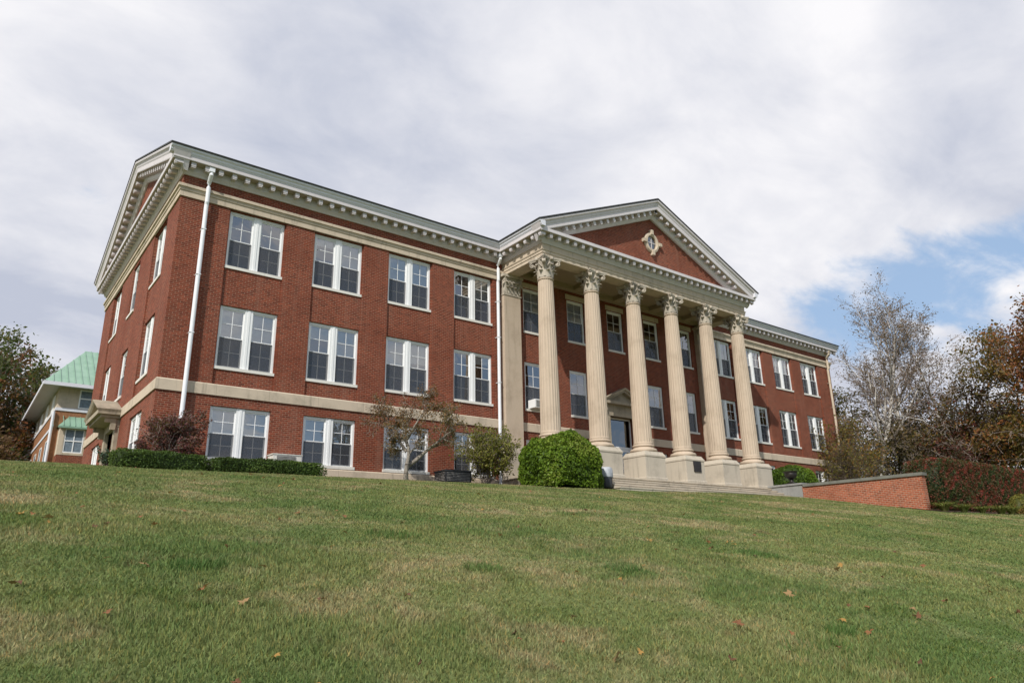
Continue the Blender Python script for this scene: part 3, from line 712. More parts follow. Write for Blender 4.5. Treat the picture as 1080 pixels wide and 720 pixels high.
# ------------------------------------------------------------------ small objects at the building
def box_ac():
    t = thing('window_air_conditioner', 'cream air conditioner box standing against the brick between two ground floor windows behind the hedge', 'air conditioner', (4.5, -.35, .60))
    mb = MB(); mb.box((-.52, -.24, .28), (.52, .34, .70)); mb.box((-.55, -.26, .70), (.55, .36, .735)); obj('casing', mb, 'acw', t)
    mb = MB()
    for i in range(7): mb.box((-.40, -.262, .33+i*.05), (.30, -.241, .355+i*.05))
    obj('grille', mb, 'grille', t)
    for x in (-.45, .45): mb = MB(); mb.box((x-.04, -.18, 0), (x+.04, .28, .28)); obj('foot', mb, 'lgrey', t)
    x = sing[0]; t = thing('window_air_conditioner', 'small white air conditioner sticking out of a portico window beside the leftmost column', 'air conditioner', (x+.62, -.12, 4.42))
    mb = MB(); mb.box((-.40, -.34, 0), (.40, .20, .40)); obj('casing', mb, 'frame', t)
    mb = MB()
    for i in range(6): mb.box((-.34, -.36, .05+i*.055), (.34, -.341, .075+i*.055))
    obj('grille', mb, 'grille', t)
box_ac()
def condenser():
    g = ghs(11.1, -1.5); t = thing('condenser_unit', 'dark metal air conditioning condenser on the grass under a window beside the green shrub', 'air conditioner', (11.2, -1.2, g))
    mb = MB(); mb.box((-.62, -.42, .05), (.62, .42, .50)); mb.box((-.65, -.45, .50), (.65, .45, .55)); obj('casing', mb, 'metal', t)
    mb = MB()
    for i in range(6): mb.box((-.56, -.44, .12+i*.06), (.56, -.421, .145+i*.06)); mb.box((-.645, -.36, .12+i*.06), (-.621, .36, .145+i*.06))
    obj('louvre', mb, 'grille', t)
    mb = MB(); mb.lathe([(.32, .551), (.34, .58), (.10, .60), (.10, .61)], n=20); obj('fan_guard', mb, 'metal', t)
condenser()
def trash():
    g = .30; t = thing('litter_bin', 'dark litter bin with a light grey lid between the round bush and the steps', 'bin', (16.55, -4.6, g))
    mb = MB(); mb.lathe([(.24, 0), (.26, .06), (.28, .40), (.27, .42)], n=20); obj('body', mb, 'metal', t, smooth=True)
    mb = MB(); mb.lathe([(.30, .42), (.31, .45), (.30, .76), (.24, .84), (.05, .86)], n=20); obj('lid', mb, 'lgrey', t, smooth=True)
trash()
def urn():
    t = thing('stone_urn', 'dark urn standing on the grey cheek wall at the right end of the steps', 'urn', (30.37, -4.65, 1.07))
    mb = MB(); mb.box((-.22, -.22, 0), (.22, .22, .08)); mb.lathe([(.17, .08), (.10, .14), (.08, .22), (.14, .28)], n=20); obj('foot', mb, 'bronze', t, smooth=True)
    mb = MB(); mb.lathe([(.12, .28), (.26, .36), (.32, .48), (.30, .58), (.36, .64), (.37, .68), (.30, .68), (.26, .62)], n=24); obj('bowl', mb, 'bronze', t, smooth=True)
urn()
def retaining():
    t = thing('retaining_wall', 'low sunlit orange brick retaining wall with grey stone coping at the right of the lawn', 'wall', (30.0, -8.4, 0))
    mb = MB(); mb.box((.0, -2.95, -1.4), (.36, 2.97, .86)); obj('wall', mb, 'brick_wall', t)
    mb = MB(); mb.box((-.07, -3.02, .86), (.43, 2.91, 1.00)); obj('coping', mb, 'moss', t)
    mb = MB(); mb.box((30.37, -10.2, -.3), (60, 0-.05, .80)); struct(obj('terrace', mb, 'lawn'))
    mb = MB(); n = 30; vs = []; r = random.Random(4)
    xs = np.linspace(29.9, 47, n)
    for x in xs: y0 = -12.35+.12*math.sin(x*2.1); vs += [(x, y0, ghs(x, y0)+.02), (x, -10.1, ghs(x, -10.1)+.03)]
    mb.add(vs, [(2*i, 2*i+2, 2*i+3, 2*i+1) for i in range(n-1)]); struct(obj('mulch_bed', mb, 'soil'))
    mb = MB(); n = 40; vs = []
    for x in np.linspace(-2.0, 14.6, n): y0 = -2.35+.12*math.sin(x*1.7); vs += [(x, y0, ghs(x, y0)+.015), (x, -.0, ghs(x, 0)+.02)]
    mb.add(vs, [(2*i, 2*i+2, 2*i+3, 2*i+1) for i in range(n-1)]); struct(obj('planting_bed', mb, 'soil'))
retaining()

# ------------------------------------------------------------------ vegetation
def leaf_quads(rng, C, size, pal, nrm=None, nmix=0.0, clump=None, aspect=.6):
    """rhombic leaves at centres C; pal list of colours; returns V,F,cols"""
    n = len(C); C = np.asarray(C, float)
    N = rng.normal(size=(n, 3)); N /= np.linalg.norm(N, axis=1)[:, None]
    if nrm is not None: N = N*(1-nmix)+nrm*nmix; N /= np.linalg.norm(N, axis=1)[:, None]
    A_ = np.cross(N, rng.normal(size=(n, 3))); A_ /= np.linalg.norm(A_, axis=1)[:, None]+1e-9; B_ = np.cross(N, A_)
    s = (size*(.6+.8*rng.random(n)))[:, None] if np.ndim(size) == 0 else size[:, None]
    V = np.stack([C-A_*s*.5, C+B_*s*.5*aspect, C+A_*s*.5, C-B_*s*.5*aspect], 1).reshape(-1, 3); F = np.arange(4*n).reshape(-1, 4)
    pal = np.array(pal); w = rng.random(n)
    if clump is not None: w = np.clip(clump*.75+(w-.5)*.6+.06, 0, .9999)
    c = pal[np.clip((w*len(pal)).astype(int), 0, len(pal)-1)]*(.75+.5*rng.random(n))[:, None]
    return V, F, np.repeat(c, 4, 0)
def clumpf(C, f, seed):
    C = np.asarray(C); r = np.random.default_rng(seed); v = np.zeros(len(C))
    for k in range(14): d = r.normal(size=3)*f; v += np.sin(C@d+r.random()*6.28)
    return np.clip(.5+v*.11, 0, 1)
def tubes_np(segs, sides):
    P0 = np.array([s[0] for s in segs]); P1 = np.array([s[1] for s in segs]); R0 = np.array([s[2] for s in segs]); R1 = np.array([s[3] for s in segs])
    d = P1-P0; d /= np.linalg.norm(d, axis=1)[:, None]+1e-9; ref = np.where(np.abs(d[:, 2:3]) > .9, np.array([[1., 0, 0]]), np.array([[0, 0, 1.]]))
    a = np.cross(d, ref); a /= np.linalg.norm(a, axis=1)[:, None]; b = np.cross(d, a); n = len(segs); V = np.zeros((n, 2, sides, 3))
    for k in range(sides): t = 2*PI*k/sides; o = a*math.cos(t)+b*math.sin(t); V[:, 0, k] = P0+o*R0[:, None]; V[:, 1, k] = P1+o*R1[:, None]
    base = (np.arange(n)*2*sides)[:, None]; F = []
    for k in range(sides): k2 = (k+1) % sides; F.append(np.concatenate([base+k, base+k2, base+sides+k2, base+sides+k], 1))
    return V.reshape(-1, 3), np.concatenate(F)
def grow(seed, starts, spec, leaf_from):
    """starts: (pos,dir,length,radius); spec per level: n, ang0, ang1, ratio, start, wig, up, nseg"""
    rng = np.random.default_rng(seed); segs = []; lp = []; st = [(np.array(p, float), np.array(d, float), l, r, 0) for p, d, l, r in starts]
    while st:
        p, d, ln, r, lev = st.pop(); sp = spec[lev]; ns = sp.get('nseg', 5); pts = [p]; dirs = []; d = d/np.linalg.norm(d)
        for i in range(ns):
            d = d+rng.normal(0, sp['wig'], 3)+np.array([0, 0, sp['up']]); d /= np.linalg.norm(d); pn = pts[-1]+d*ln/ns
            ra = r*(1-.78*i/ns); rb = r*(1-.78*(i+1)/ns); segs.append((pts[-1], pn, ra, rb, lev)); pts.append(pn); dirs.append(d)
            if lev >= leaf_from: lp += [(pts[-2]+(pn-pts[-2])*rng.random()) for _ in range(2)]
        if lev+1 < len(spec):
            for k in range(sp['n']):
                t = sp['start']+(1-sp['start'])*((k+rng.random())/sp['n']); t = min(t, .995); i = min(int(t*ns), ns-1); q = pts[i]+(pts[i+1]-pts[i])*(t*ns-i)
                dd = dirs[i]; pr = np.cross(dd, rng.normal(size=3)); pr /= np.linalg.norm(pr)+1e-9; an = math.radians(rng.uniform(sp['ang0'], sp['ang1']))
                st.append((q, dd*math.cos(an)+pr*math.sin(an), ln*sp['ratio']*(1.15-.55*t)*rng.uniform(.75, 1.2), max(.004, r*(1-.78*t)*.62), lev+1))
    return segs, np.array(lp)
def tree(name, label, cat, base, seed, starts, spec, leaf_from, nleaf, lsize, pal, wood, group=None, jitter=.25, cf=.8, twig=None, zmin=None, nmix=0, minr=.006):
    t = thing(name, label, cat, base, 0, group); rng = np.random.default_rng(seed+1)
    segs, lp = grow(seed, starts, spec, leaf_from)
    big = [(a, b, max(c, minr), max(d, minr)) for a, b, c, d, l in segs if l <= 1]; small = [(a, b, max(c, minr), max(d, minr)) for a, b, c, d, l in segs if l > 1]
    V, F = tubes_np(big, 8); link('trunk', mesh_np('trunk', V, F, wood, smooth=True), t)
    if small: V, F = tubes_np(small, 4); link('branches', mesh_np('branches', V, F, twig or wood), t)
    if nleaf:
        C = lp[rng.integers(0, len(lp), nleaf)]+rng.normal(0, jitter, (nleaf, 3))
        if zmin is not None: C = C[C[:, 2] > zmin]
        V, F, c = leaf_quads(rng, C, lsize, pal, clump=clumpf(C, cf, seed+5)); link('crown', mesh_np('crown', V, F, 'leaf', c), t)
    return t
def clipped(name, label, cat, base, dims, shape, n, size, pal, seed, group=None, rough=.05, cf=1.6):
    """clipped hedge or bush, one mesh: leaves spread through the outer skin of a soft solid, with an inner core"""
    rng = np.random.default_rng(seed); hx, hy, hz = dims
    p = rng.normal(size=(n*2, 3)); p /= np.linalg.norm(p, axis=1)[:, None]
    if shape == 'box':
        e = 9.0
        q = rng.uniform(-1, 1, (n*2, 3)); f = rng.random(n*2); ar = np.array([hy*hz, hx*hz, hx*hy*.9]); ar = np.cumsum(ar/ar.sum()); ax = np.searchsorted(ar, f)
        q[np.arange(n*2), ax] = np.where(rng.random(n*2) < .5, -1, 1); nr = np.zeros_like(q); nr[np.arange(n*2), ax] = q[np.arange(n*2), ax]
        m = np.maximum(np.abs(q)-.0, 0); k = (np.abs(q)**e).sum(1)**(1/e); S_ = q/k[:, None]
    else:
        S_ = p.copy(); S_ = np.sign(S_)*np.abs(S_)**np.array([1.0, 1.0, .97]); nr = p
    S_ = S_*np.array([hx, hy, hz]); keep = S_[:, 2] > -hz*(.98 if shape == 'box' else .36); S_ = S_[keep][:n]; nr = nr[keep][:n]
    bump = (clumpf(S_, 2.2, seed+2)-.5)*rough*2+(clumpf(S_, 6, seed+3)-.5)*rough*1.4
    dep = 1-(rng.random(len(S_))**2)*.22
    out = nr*np.array([1, 1, 1]); C = S_*dep[:, None]+out*bump[:, None]; off = hz*(1 if shape == 'box' else .36); C[:, 2] += off
    V, F, c = leaf_quads(rng, C, size, pal, nr, .35, clumpf(C, cf, seed+4))
    # core
    u = 20; v = 12; a = np.linspace(0, 2*PI, u, endpoint=False); b = np.linspace(-PI/2, PI/2, v); A2, B2 = np.meshgrid(a, b)
    pw = .25 if shape == 'box' else .95
    sg = lambda q: np.sign(q)*np.abs(q)**pw
    K = np.stack([sg(np.cos(B2))*sg(np.cos(A2))*hx*.9, sg(np.cos(B2))*sg(np.sin(A2))*hy*.86, np.maximum(sg(np.sin(B2)), -.98 if shape == 'box' else -.36)*hz*.88+off], -1).reshape(-1, 3)
    i = np.arange(u*v).reshape(v, u); FK = np.stack([i[:-1], np.roll(i[:-1], -1, 1), np.roll(i[1:], -1, 1), i[1:]], -1).reshape(-1, 4)+len(V)
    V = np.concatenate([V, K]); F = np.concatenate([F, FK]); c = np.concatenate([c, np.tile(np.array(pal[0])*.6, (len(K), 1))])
    return tag(link(name, mesh_np(name, V, F, 'needle', c), None, base), label, cat, group)

G1 = [(.040, .075, .014), (.062, .110, .020), (.085, .140, .026), (.12, .175, .038)]
for (xa, xb, sd, lab) in ((-1.35, 1.42, 21, 'clipped low green hedge at the building corner under the purple shrub'), (1.48, 5.35, 22, 'clipped low green hedge under the first two ground floor windows')):
    g = ghs((xa+xb)/2, -1.7); top = .90 if sd == 21 else .86
    clipped('hedge', lab, 'hedge', ((xa+xb)/2, -1.75, g-.05), ((xb-xa)/2, .48, (top-g+.05)/2), 'box', 14000 if sd == 22 else 10000, .055, G1, sd, 'clipped green hedges')
GB = [(.045, .085, .008), (.080, .145, .010), (.115, .190, .014), (.145, .220, .022), (.195, .245, .040)]
clipped('round_bush', 'large dome shaped bright green bush left of the steps', 'bush', (14.45, -4.2, ghs(14.4, -4.2)-.06), (1.78, 1.7, 1.66), 'dome', 36000, .105, GB, 31, 'round clipped bushes', .15)
clipped('round_bush', 'smaller round green bush behind the urn at the right of the portico', 'bush', (32.6, -3.3, .78), (1.5, 1.3, 1.22), 'dome', 15000, .085, GB, 32, 'round clipped bushes', .10)
clipped('red_hedge', 'tall dark red and green burning bush hedge at the end of the brick wall', 'hedge', (38.9, -10.95, -.75), (8.4, .85, 1.27), 'box', 120000, .075, [(.036, .058, .017), (.062, .050, .018), (.105, .044, .022), (.135, .040, .025), (.21, .034, .026)], 33, None, .05, 8)
clipped('yellow_shrub', 'small yellowish green shrub in front of the red hedge', 'shrub', (38.9, -12.3, -.80), (1.15, .6, .80), 'dome', 9000, .085, [(.10, .11, .02), (.15, .15, .03), (.22, .19, .04), (.18, .10, .035)], 34, None, .09)
def tufts():
    rng = np.random.default_rng(8); me = None
    for k, (x, y) in enumerate(((30.4, -11.9), (31.4, -12.3), (33.2, -12.4), (35.2, -12.5), (36.5, -12.5), (40.6, -12.6), (41.8, -12.5))):
        if me is None:
            n = 260; a = rng.random(n)*2*PI; ln = .35+.3*rng.random(n); V = []; F = []; c = []
            for i in range(n):
                d = np.array([math.cos(a[i]), math.sin(a[i]), 0]); t = np.array([-d[1], d[0], 0])*.012; b = d*.08*rng.random()
                for j in range(4): u = j/3; q = b+d*ln[i]*.75*u**1.3+np.array([0, 0, ln[i]*(1.1*u-.65*u*u)]); V += [q-t*(1-.8*u), q+t*(1-.8*u)]
                o = i*8; F += [(o+2*j, o+2*j+1, o+2*j+3, o+2*j+2) for j in range(3)]; col = [(.26, .29, .09), (.33, .33, .13), (.17, .22, .05)][rng.integers(3)]; c += [col]*8
            me = mesh_np('lily_turf', V, F, 'leaf', np.array(c))
        o = link('lily_turf', me, None, (x, y, ghs(x, y)), k*1.3); o.scale = (1.5-.15*(k % 3),)*3
        tag(o, 'pale green arching tuft of lily turf at the foot of the red hedge', 'grass tuft', 'lily turf tufts along the red hedge')
tufts()

# shrubs and small trees
def shrub_spec(n1, n2, wig=.14): return [dict(n=n1, ang0=20, ang1=50, ratio=.6, start=.25, wig=wig, up=.03, nseg=5), dict(n=n2, ang0=25, ang1=60, ratio=.55, start=.2, wig=wig, up=.03, nseg=4), dict(n=0, ang0=0, ang1=0, ratio=0, start=0, wig=wig, up=0, nseg=3)]
def fan(rng, n, l0, l1, spread, r):
    return [((rng.normal(0, .08), rng.normal(0, .08), 0), (math.cos(a)*spread*s, math.sin(a)*spread*s, 1), rng.uniform(l0, l1), r) for a, s in [(rng.random()*2*PI, rng.uniform(.25, 1)) for _ in range(n)]]
r1 = np.random.default_rng(77)
tree('purple_shrub', 'loose purple leaved shrub against the brick corner behind the hedge', 'shrub', (.42, -.95, ghs(.4, -1)), 41, fan(r1, 16, 1.1, 1.75, .85, .02), shrub_spec(7, 6), 1, 9000, .075, [(.070, .022, .026), (.11, .034, .036), (.15, .055, .048), (.19, .09, .065)], 'twig', jitter=.06)
tree('loose_shrub', 'upright loose light green shrub beside the condenser and the middle downspout', 'shrub', (12.5, -1.9, ghs(12.5, -1.9)), 43, fan(r1, 18, 1.2, 2.1, .62, .02), shrub_spec(8, 7), 1, 14000, .085, [(.10, .125, .022), (.15, .165, .03), (.20, .20, .04), (.22, .18, .05)], 'twig', jitter=.07)
tree('spiky_shrub', 'small dark bluish green shrub at the left end of the hedge by the side door', 'shrub', (-1.15, -.2, ghs(-1, -.2)), 45, fan(r1, 9, .3, .5, .6, .012), shrub_spec(4, 3), 1, 900, .08, [(.02, .045, .035), (.04, .07, .05), (.05, .09, .05)], 'twig', jitter=.05)
st = [((0, 0, 0), (.02, 0, 1), 1.9, .10), ((.05, 0, .55), (.9, -.2, .55), 2.3, .085), ((0, 0, 1.1), (-.7, .1, .7), 2.1, .06), ((.02, 0, 1.3), (.2, .5, .9), 1.7, .05), ((.0, 0, 1.5), (.5, -.5, .9), 1.7, .05)]
tree('ornamental_tree', 'small spreading ornamental tree with pale crooked branches and sparse yellowing leaves before the windows', 'tree', (8.28, -2.5, ghs(8.3, -2.5)), 52, st,
     [dict(n=7, ang0=35, ang1=75, ratio=.62, start=.45, wig=.16, up=.01, nseg=6), dict(n=7, ang0=25, ang1=65, ratio=.55, start=.2, wig=.2, up=-.02, nseg=5), dict(n=5, ang0=25, ang1=60, ratio=.5, start=.15, wig=.2, up=-.02, nseg=4), dict(n=0, ang0=0, ang1=0, ratio=0, start=0, wig=.2, up=-.03, nseg=3)],
     2, 9000, .065, [(.13, .12, .035), (.19, .13, .045), (.23, .12, .05), (.16, .08, .045)], 'pale', jitter=.07, zmin=1.0)
BIR = [dict(n=20, ang0=25, ang1=60, ratio=.39, start=.30, wig=.045, up=.02, nseg=12), dict(n=8, ang0=20, ang1=55, ratio=.5, start=.2, wig=.12, up=.06, nseg=6), dict(n=5, ang0=20, ang1=55, ratio=.5, start=.15, wig=.16, up=.03, nseg=4), dict(n=0, ang0=0, ang1=0, ratio=0, start=0, wig=.16, up=.0, nseg=3)]
BP = [(.10, .07, .05), (.15, .10, .06), (.19, .12, .06), (.13, .09, .08)]
tree('birch_tree', 'tall thin birch with a leaning white trunk nearest the right end of the building', 'tree', (51.2, 1.0, .2), 61, [((0, 0, 0), (.0, -.12, 1), 14.6, .24)], BIR, 2, 3800, .13, BP, 'birch', 'bare birches right of the building', twig='twig', jitter=.2, minr=.0095)
tree('birch_tree', 'tallest slender birch with a straight pale trunk right of the leaning birch', 'tree', (51.9, -1.2, .2), 63, [((0, 0, 0), (.05, -.10, 1), 15.6, .20)], BIR, 2, 3400, .13, BP, 'birch', 'bare birches right of the building', twig='twig', jitter=.2, minr=.0095)
tree('birch_tree', 'shorter bare birch standing between the tall birches and the orange tree', 'tree', (53.2, -3.9, .2), 65, [((0, 0, 0), (.05, -.03, 1), 12.5, .16)], BIR, 2, 2800, .13, BP, 'birch', 'bare birches right of the building', twig='twig', jitter=.2, minr=.0095)
BUSHY = [dict(n=12, ang0=30, ang1=75, ratio=.62, start=.12, wig=.09, up=.02, nseg=7), dict(n=8, ang0=25, ang1=65, ratio=.55, start=.15, wig=.12, up=.02, nseg=5), dict(n=6, ang0=25, ang1=60, ratio=.5, start=.1, wig=.15, up=0, nseg=4), dict(n=0, ang0=0, ang1=0, ratio=0, start=0, wig=.15, up=0, nseg=3)]
UP = [(.06, .06, .022), (.09, .08, .028), (.125, .09, .03), (.17, .105, .035)]
under = [(48.0, 1.6, 8.6, 'mid height olive brown tree hugging the right corner of the building', 0), (51.5, 3.4, 8.2, 'olive brown bushy tree behind the leaning birch trunk', 0),
         (53.8, .3, 7.8, 'dull brown bushy tree between the two tall birch trunks', 1), (54.6, -2.4, 7.0, 'dull brown bushy tree right of the straight birch', 1), (52.6, -5.0, 5.0, 'low bushy tree with dark red tips left of the orange tree', 2), (56.5, -5.5, 7.2, 'bushy brown tree far behind the red hedge', 1)]
UPs = [UP, [(.07, .06, .03), (.105, .078, .035), (.14, .095, .04), (.115, .105, .035)], [(.07, .055, .025), (.11, .04, .03), (.14, .045, .035), (.10, .08, .03)]]
for k, (x, y, h, lab, c) in enumerate(under):
    tree('bushy_tree', lab, 'tree', (x, y, .2), 70+k, [((0, 0, 0), (.03, 0, 1), h, .16), ((.1, .1, .2), (.35, .1, 1), h*.8, .10), ((-.1, 0, .2), (-.35, -.1, 1), h*.8, .10)], BUSHY, 2, 7500, .20, UPs[c], 'bark', 'bushy trees right of the building', jitter=.3, twig='twig', minr=.012)
for k, (x, y, h, lab) in enumerate(((40.6, -2.6, 3.0, 'thin young tree with sparse reddish leaves before the last windows of the right wing'), (43.4, -1.0, 4.6, 'loose olive and orange leaved tree standing before the right corner downspout'))):
    tree('young_tree', lab, 'tree', (x, y, .8), 130+k, [((0, 0, 0), (.05, 0, 1), h, .07), ((.1, .1, .1), (.5, .1, 1), h*.85, .05), ((-.1, 0, .1), (-.45, -.1, 1), h*.85, .05)], BUSHY, 2, 1500 if k == 0 else 4200, .15, [(.12, .105, .03), (.17, .135, .035), (.21, .11, .03), (.14, .13, .03)], 'bark', 'bushy trees right of the building', jitter=.25, twig='bark', minr=.004)
OAK = [dict(n=16, ang0=45, ang1=85, ratio=.60, start=.14, wig=.06, up=.03, nseg=8), dict(n=9, ang0=25, ang1=60, ratio=.55, start=.2, wig=.12, up=.03, nseg=6), dict(n=7, ang0=25, ang1=60, ratio=.5, start=.15, wig=.15, up=.01, nseg=4), dict(n=0, ang0=0, ang1=0, ratio=0, start=0, wig=.16, up=0, nseg=3)]
tree('autumn_tree', 'big autumn tree with orange and olive leaves at the right edge beyond the hedge', 'tree', (54.8, -10.5, -.2), 91, [((0, 0, 0), (0, 0, 1), 11.0, .38)], OAK, 2, 26000, .20, [(.085, .07, .02), (.14, .10, .026), (.20, .10, .03), (.23, .085, .03), (.17, .055, .03)], 'bark', jitter=.32, cf=.5, twig='twig', minr=.014)
tree('autumn_tree', 'dark red leaved lower tree behind the hedge below the orange tree', 'tree', (52.4, -6.5, .1), 93, [((0, 0, 0), (0, 0, 1), 8.0, .22)], OAK, 2, 5000, .20, [(.05, .016, .016), (.08, .022, .02), (.06, .04, .018), (.10, .06, .02)], 'bark', jitter=.3, cf=.6, twig='twig', minr=.014)
# trees left, beyond the green-roofed building
TP = [(.032, .050, .014), (.050, .075, .020), (.075, .090, .025), (.13, .095, .030)]
tree('shade_tree', 'tall dark green tree at the left edge beyond the green roofed building', 'tree', (-7.5, 52, 1), 101, [((0, 0, 0), (.02, 0, 1), 14.0, .45)], OAK, 2, 22000, .34, TP, 'bark', 'trees beyond the green roofed building', jitter=.45, cf=.35, twig='twig', minr=.02)
tree('shade_tree', 'dark green tree with see through crown just left of the green roof', 'tree', (-2.6, 58, 1), 103, [((0, 0, 0), (.03, 0, 1), 14.5, .40)], OAK, 2, 15000, .34, TP, 'bark', 'trees beyond the green roofed building', jitter=.45, cf=.35, twig='twig', minr=.02)
RP = [(.07, .032, .016), (.12, .046, .02), (.17, .06, .025), (.20, .095, .04)]
for k, (x, y, h, lab) in enumerate(((-5.6, 46, 9.5, 'rust brown leaved tree under the dark trees at the left edge'), (-3.2, 48, 11.5, 'rust brown leaved tree beside the wall of the green roofed building'), (-4.4, 40, 6.0, 'low tan leaved bush tree at the foot of the rust brown trees'))):
    tree('rust_tree', lab, 'tree', (x, y, 1), 110+k, [((0, 0, 0), (0, 0, 1), h, .2)], BUSHY, 2, 9000, .28, RP if k < 2 else [(.10, .06, .035), (.15, .09, .05), (.18, .11, .06)], 'bark', 'rust brown trees beyond the lawn', jitter=.35, twig='twig', minr=.015)

# ------------------------------------------------------------------ green-roofed building
def green_building():
    x0, y0, y1, x1 = -.3, 29.8, 46.5, 22.0; g = .3
    t = thing('green_roofed_building', 'cream and brown building with a green metal roof behind the left end of the school', 'building', (x0, y0, g)); X = lambda x, y, z: (x-x0, y-y0, z-g)
    def B(mb, a, b, mi=0): mb.box(X(*a), X(*b), mi)
    mb = MB(); B(mb, (x0, y0, g-.5), (x1, y1, 7.0)); w = obj('wall', mb, 'brown', t)
    mb = MB(); B(mb, (x0+.02, y0+.02, 7.9), (x1-.02, y1-.02, 9.35)); obj('upper_wall', mb, 'lime', t)
    mb = MB(); B(mb, (x0-.06, y0-.06, 7.70), (x1, y1+.06, 7.90)); B(mb, (x0-.05, y0-.05, 6.55), (x0+.0, y1, 6.75)); obj('band', mb, 'white', t)
    mb = MB(); B(mb, (x0-.001, y0-.001, 7.0), (x1, y1, 7.699)); obj('brick_band', mb, 'brown', t)
    # bay window
    mb = MB(); a, b = .02, 4.0; B(mb, (a+.02, y0-1.0, g), (b, y0+.001, 4.65)); bw = obj('bay', mb, 'brick', t)
    mb = MB(); B(mb, (a, y0-1.02, 4.65), (b+.02, y0-.002, 4.80)); B(mb, (a, y0-1.0, 4.80), (a+.32, y0-.003, 6.5)); B(mb, (1.45, y0-1.0, 4.80), (1.75, y0-.92, 6.5)); B(mb, (a+.32, y0-1.0, 6.38), (b, y0-.9, 6.5)); obj('bay_frame', mb, 'lime', bw)
    mb = MB()
    for z in (4.80, 5.55, 6.32): B(mb, (.34, y0-.99, z), (1.45, y0-.93, z+.07))
    for x in (.34, .86, 1.38): B(mb, (x, y0-.985, 4.87), (x+.06, y0-.935, 6.32))
    wf = obj('window', mb, 'frame', bw)
    mb = MB(); B(mb, (.36, y0-.955, 4.85), (1.44, y0-.945, 6.36)); obj('pane', mb, 'skyglass', wf)
    mb = MB(); mb.add([X(a-.15, y0-1.25, 6.5), X(b, y0-1.25, 6.5), X(b, y0, 7.35), X(a+.5, y0, 7.35), X(a-.15, y0, 6.5)], [(0, 1, 2, 3), (0, 3, 4)])
    mb.box(X(a-.15, y0-1.27, 6.38), X(b, y0-1.2, 6.50))
    for i in range(12): x = a+.15+i*.33; mb.obox(Vector(X(x, y0-.62, 6.945)), (.015, 0, 0), (0, .62, .42), (0, -.02, .03))
    obj('bay_roof', mb, 'seam', bw)
    # upper window
    for k in range(3):
        xa = .92+k*3.2; mb = MB(); B(mb, (xa, y0-.03, 7.95), (xa+.08, y0+.03, 9.25)); B(mb, (xa+1.5, y0-.03, 7.95), (xa+1.58, y0+.03, 9.25))
        B(mb, (xa+.08, y0-.028, 8.60), (xa+1.5, y0+.028, 8.68)); B(mb, (xa+.08, y0-.027, 9.17), (xa+1.5, y0+.027, 9.25)); B(mb, (xa+.08, y0-.026, 7.95), (xa+1.5, y0+.026, 8.03)); f = obj('window', mb, 'frame', t)
        mb = MB(); B(mb, (xa+.05, y0-.01, 7.98), (xa+1.53, y0+.0, 9.2)); obj('pane', mb, 'skyglass', f)
    # side windows and pipes on the long left wall
    for k in range(4):
        ya = y0+2.0+k*3.8; mb = MB(); B(mb, (x0-.03, ya, 4.3), (x0+.02, ya+.08, 6.0)); B(mb, (x0-.03, ya+1.3, 4.3), (x0+.02, ya+1.38, 6.0)); B(mb, (x0-.028, ya+.08, 5.92), (x0+.02, ya+1.3, 6.0)); B(mb, (x0-.028, ya+.08, 4.3), (x0+.02, ya+1.3, 4.38)); f = obj('window', mb, 'frame', t)
        mb = MB(); B(mb, (x0-.012, ya+.05, 4.33), (x0-.004, ya+1.33, 5.95)); obj('pane', mb, 'skyglass', f)
        mb = MB(); B(mb, (x0-.03, ya, 7.98), (x0+.02, ya+1.3, 9.1)); f = obj('window', mb, 'frame', t)
    for y in (y0-.12, y1-.6):
        mb = MB(); mb.tube([X(x0-.12, y, g), X(x0-.12, y, 7.6)], .09, 8); obj('downspout', mb, 'white', t)
    # hipped roof with soffit and fascia
    e = 1.0; ex0, ey0, ex1, ey1 = x0-e, y0-.8, x1, y1+1.2; ze = 9.45; k = 4.6; zr = ze+3.9
    mb = MB(); a, b, c, d = (ex0, ey0, ze), (ex1, ey0, ze), (ex1, ey0+k*1.3, zr), (ex0+2.7, ey0+k*1.3, zr); e1, f1 = (ex0, ey1, ze), (ex0+2.7, ey1-k*1.3, zr)
    mb.add([X(*q) for q in (a, b, c, d)], [(0, 1, 2, 3)]); mb.add([X(*q) for q in (a, d, f1, e1)], [(0, 1, 2, 3)]); mb.add([X(*q) for q in (d, c, (ex1, ey1-k*1.3, zr), f1)], [(0, 1, 2, 3)])
    n = 56
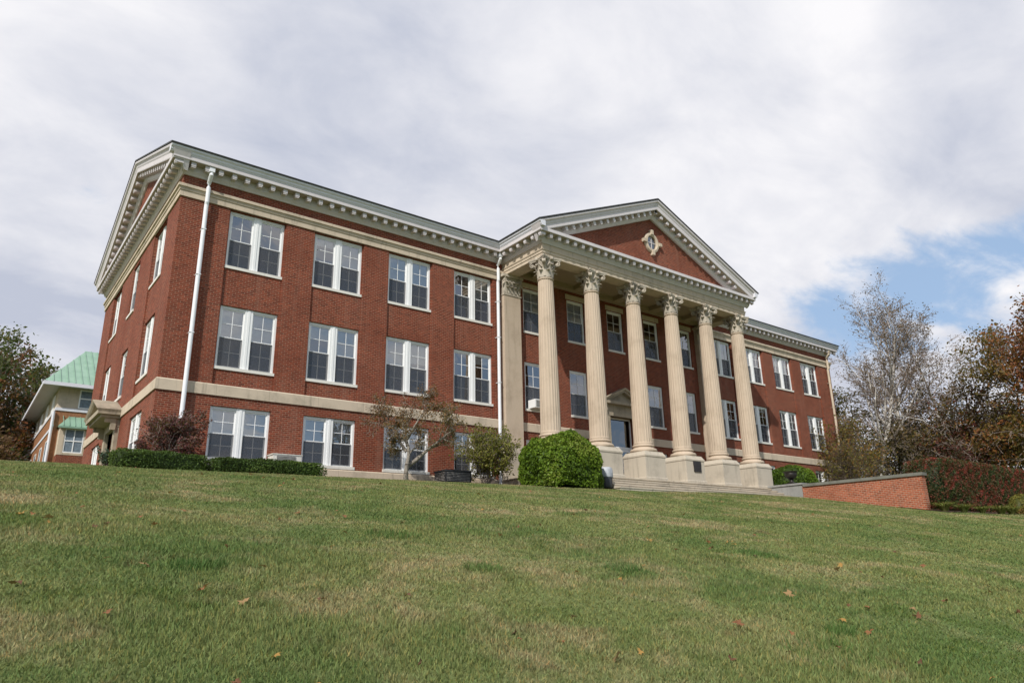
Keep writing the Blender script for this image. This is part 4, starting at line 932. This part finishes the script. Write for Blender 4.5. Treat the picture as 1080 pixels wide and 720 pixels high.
    for i in range(n):
        x = ex0+.1+i*.42
        if x > ex1: break
        t1 = min(1, (x-ex0)/2.7); p = Vector(X(x, ey0, ze)); q = Vector(X(x, ey0+k*1.3*t1, ze+3.9*t1)); m = (p+q)/2; h = (q-p)/2; mb.obox(m+Vector((0, -.012, .02)), (.018, 0, 0), h, (0, -.02, .035))
    obj('roof', mb, 'seam', t)
    mb = MB(); B(mb, (ex0+.02, ey0+.02, ze-.14), (ex1, ey1-.02, ze-.10)); obj('soffit', mb, 'gsoffit', t)
    mb = MB(); B(mb, (ex0-.03, ey0-.06, ze-.22), (ex1, ey0+.03, ze+.02)); B(mb, (ex0-.031, ey0+.03, ze-.221), (ex0+.04, ey1, ze+.021)); obj('gutter', mb, 'white', t)
green_building()

# ------------------------------------------------------------------ fallen leaves on the lawn
def fallen():
    rng = np.random.default_rng(17); fw = math.atan2(F_[0], F_[1]); mes = []
    for k in range(6):
        pts = []; m = 14
        for j in range(m): a = 2*PI*j/m; r = .5*(1.0 if j % 2 == 0 else .55)*(1+.25*rng.normal()); pts.append((r*math.cos(a)*.75, r*math.sin(a), .16*math.sin(a*1.5+k)+.12*rng.normal()*.4))
        V = np.array([(0, 0, .0)]+pts); Fq = np.array([(0, 1+j, 1+(j+1) % m) for j in range(m)]); c = np.array([(.22, .10, .05), (.28, .13, .06), (.16, .075, .04), (.30, .19, .09), (.12, .06, .035), (.34, .20, .06)][k])
        mes.append(mesh_np('fallen_leaf', V, Fq, 'fall', np.tile(c, (len(V), 1))))
    for i in range(200):
        d = 3.2+22*rng.random()**1.15; a = fw+(rng.random()-.5)*2*math.radians(38); x, y = CAM[0]+d*math.sin(a), CAM[1]+d*math.cos(a)
        if y > -2.5 or (x > 13.5 and y > -6) or (x > 29 and y > -13): continue
        o = link('fallen_leaf', mes[i % 6], None, (x, y, ghs(x, y)+.035), rng.random()*6.28); s = .05+.06*rng.random()**1.5; o.scale = (s, s, s); o.rotation_euler = (rng.normal()*.35, rng.normal()*.35, rng.random()*6.28)
        tag(o, 'dry brown fallen leaf lying on the lawn', 'leaf', 'fallen leaves on the lawn')
fallen()
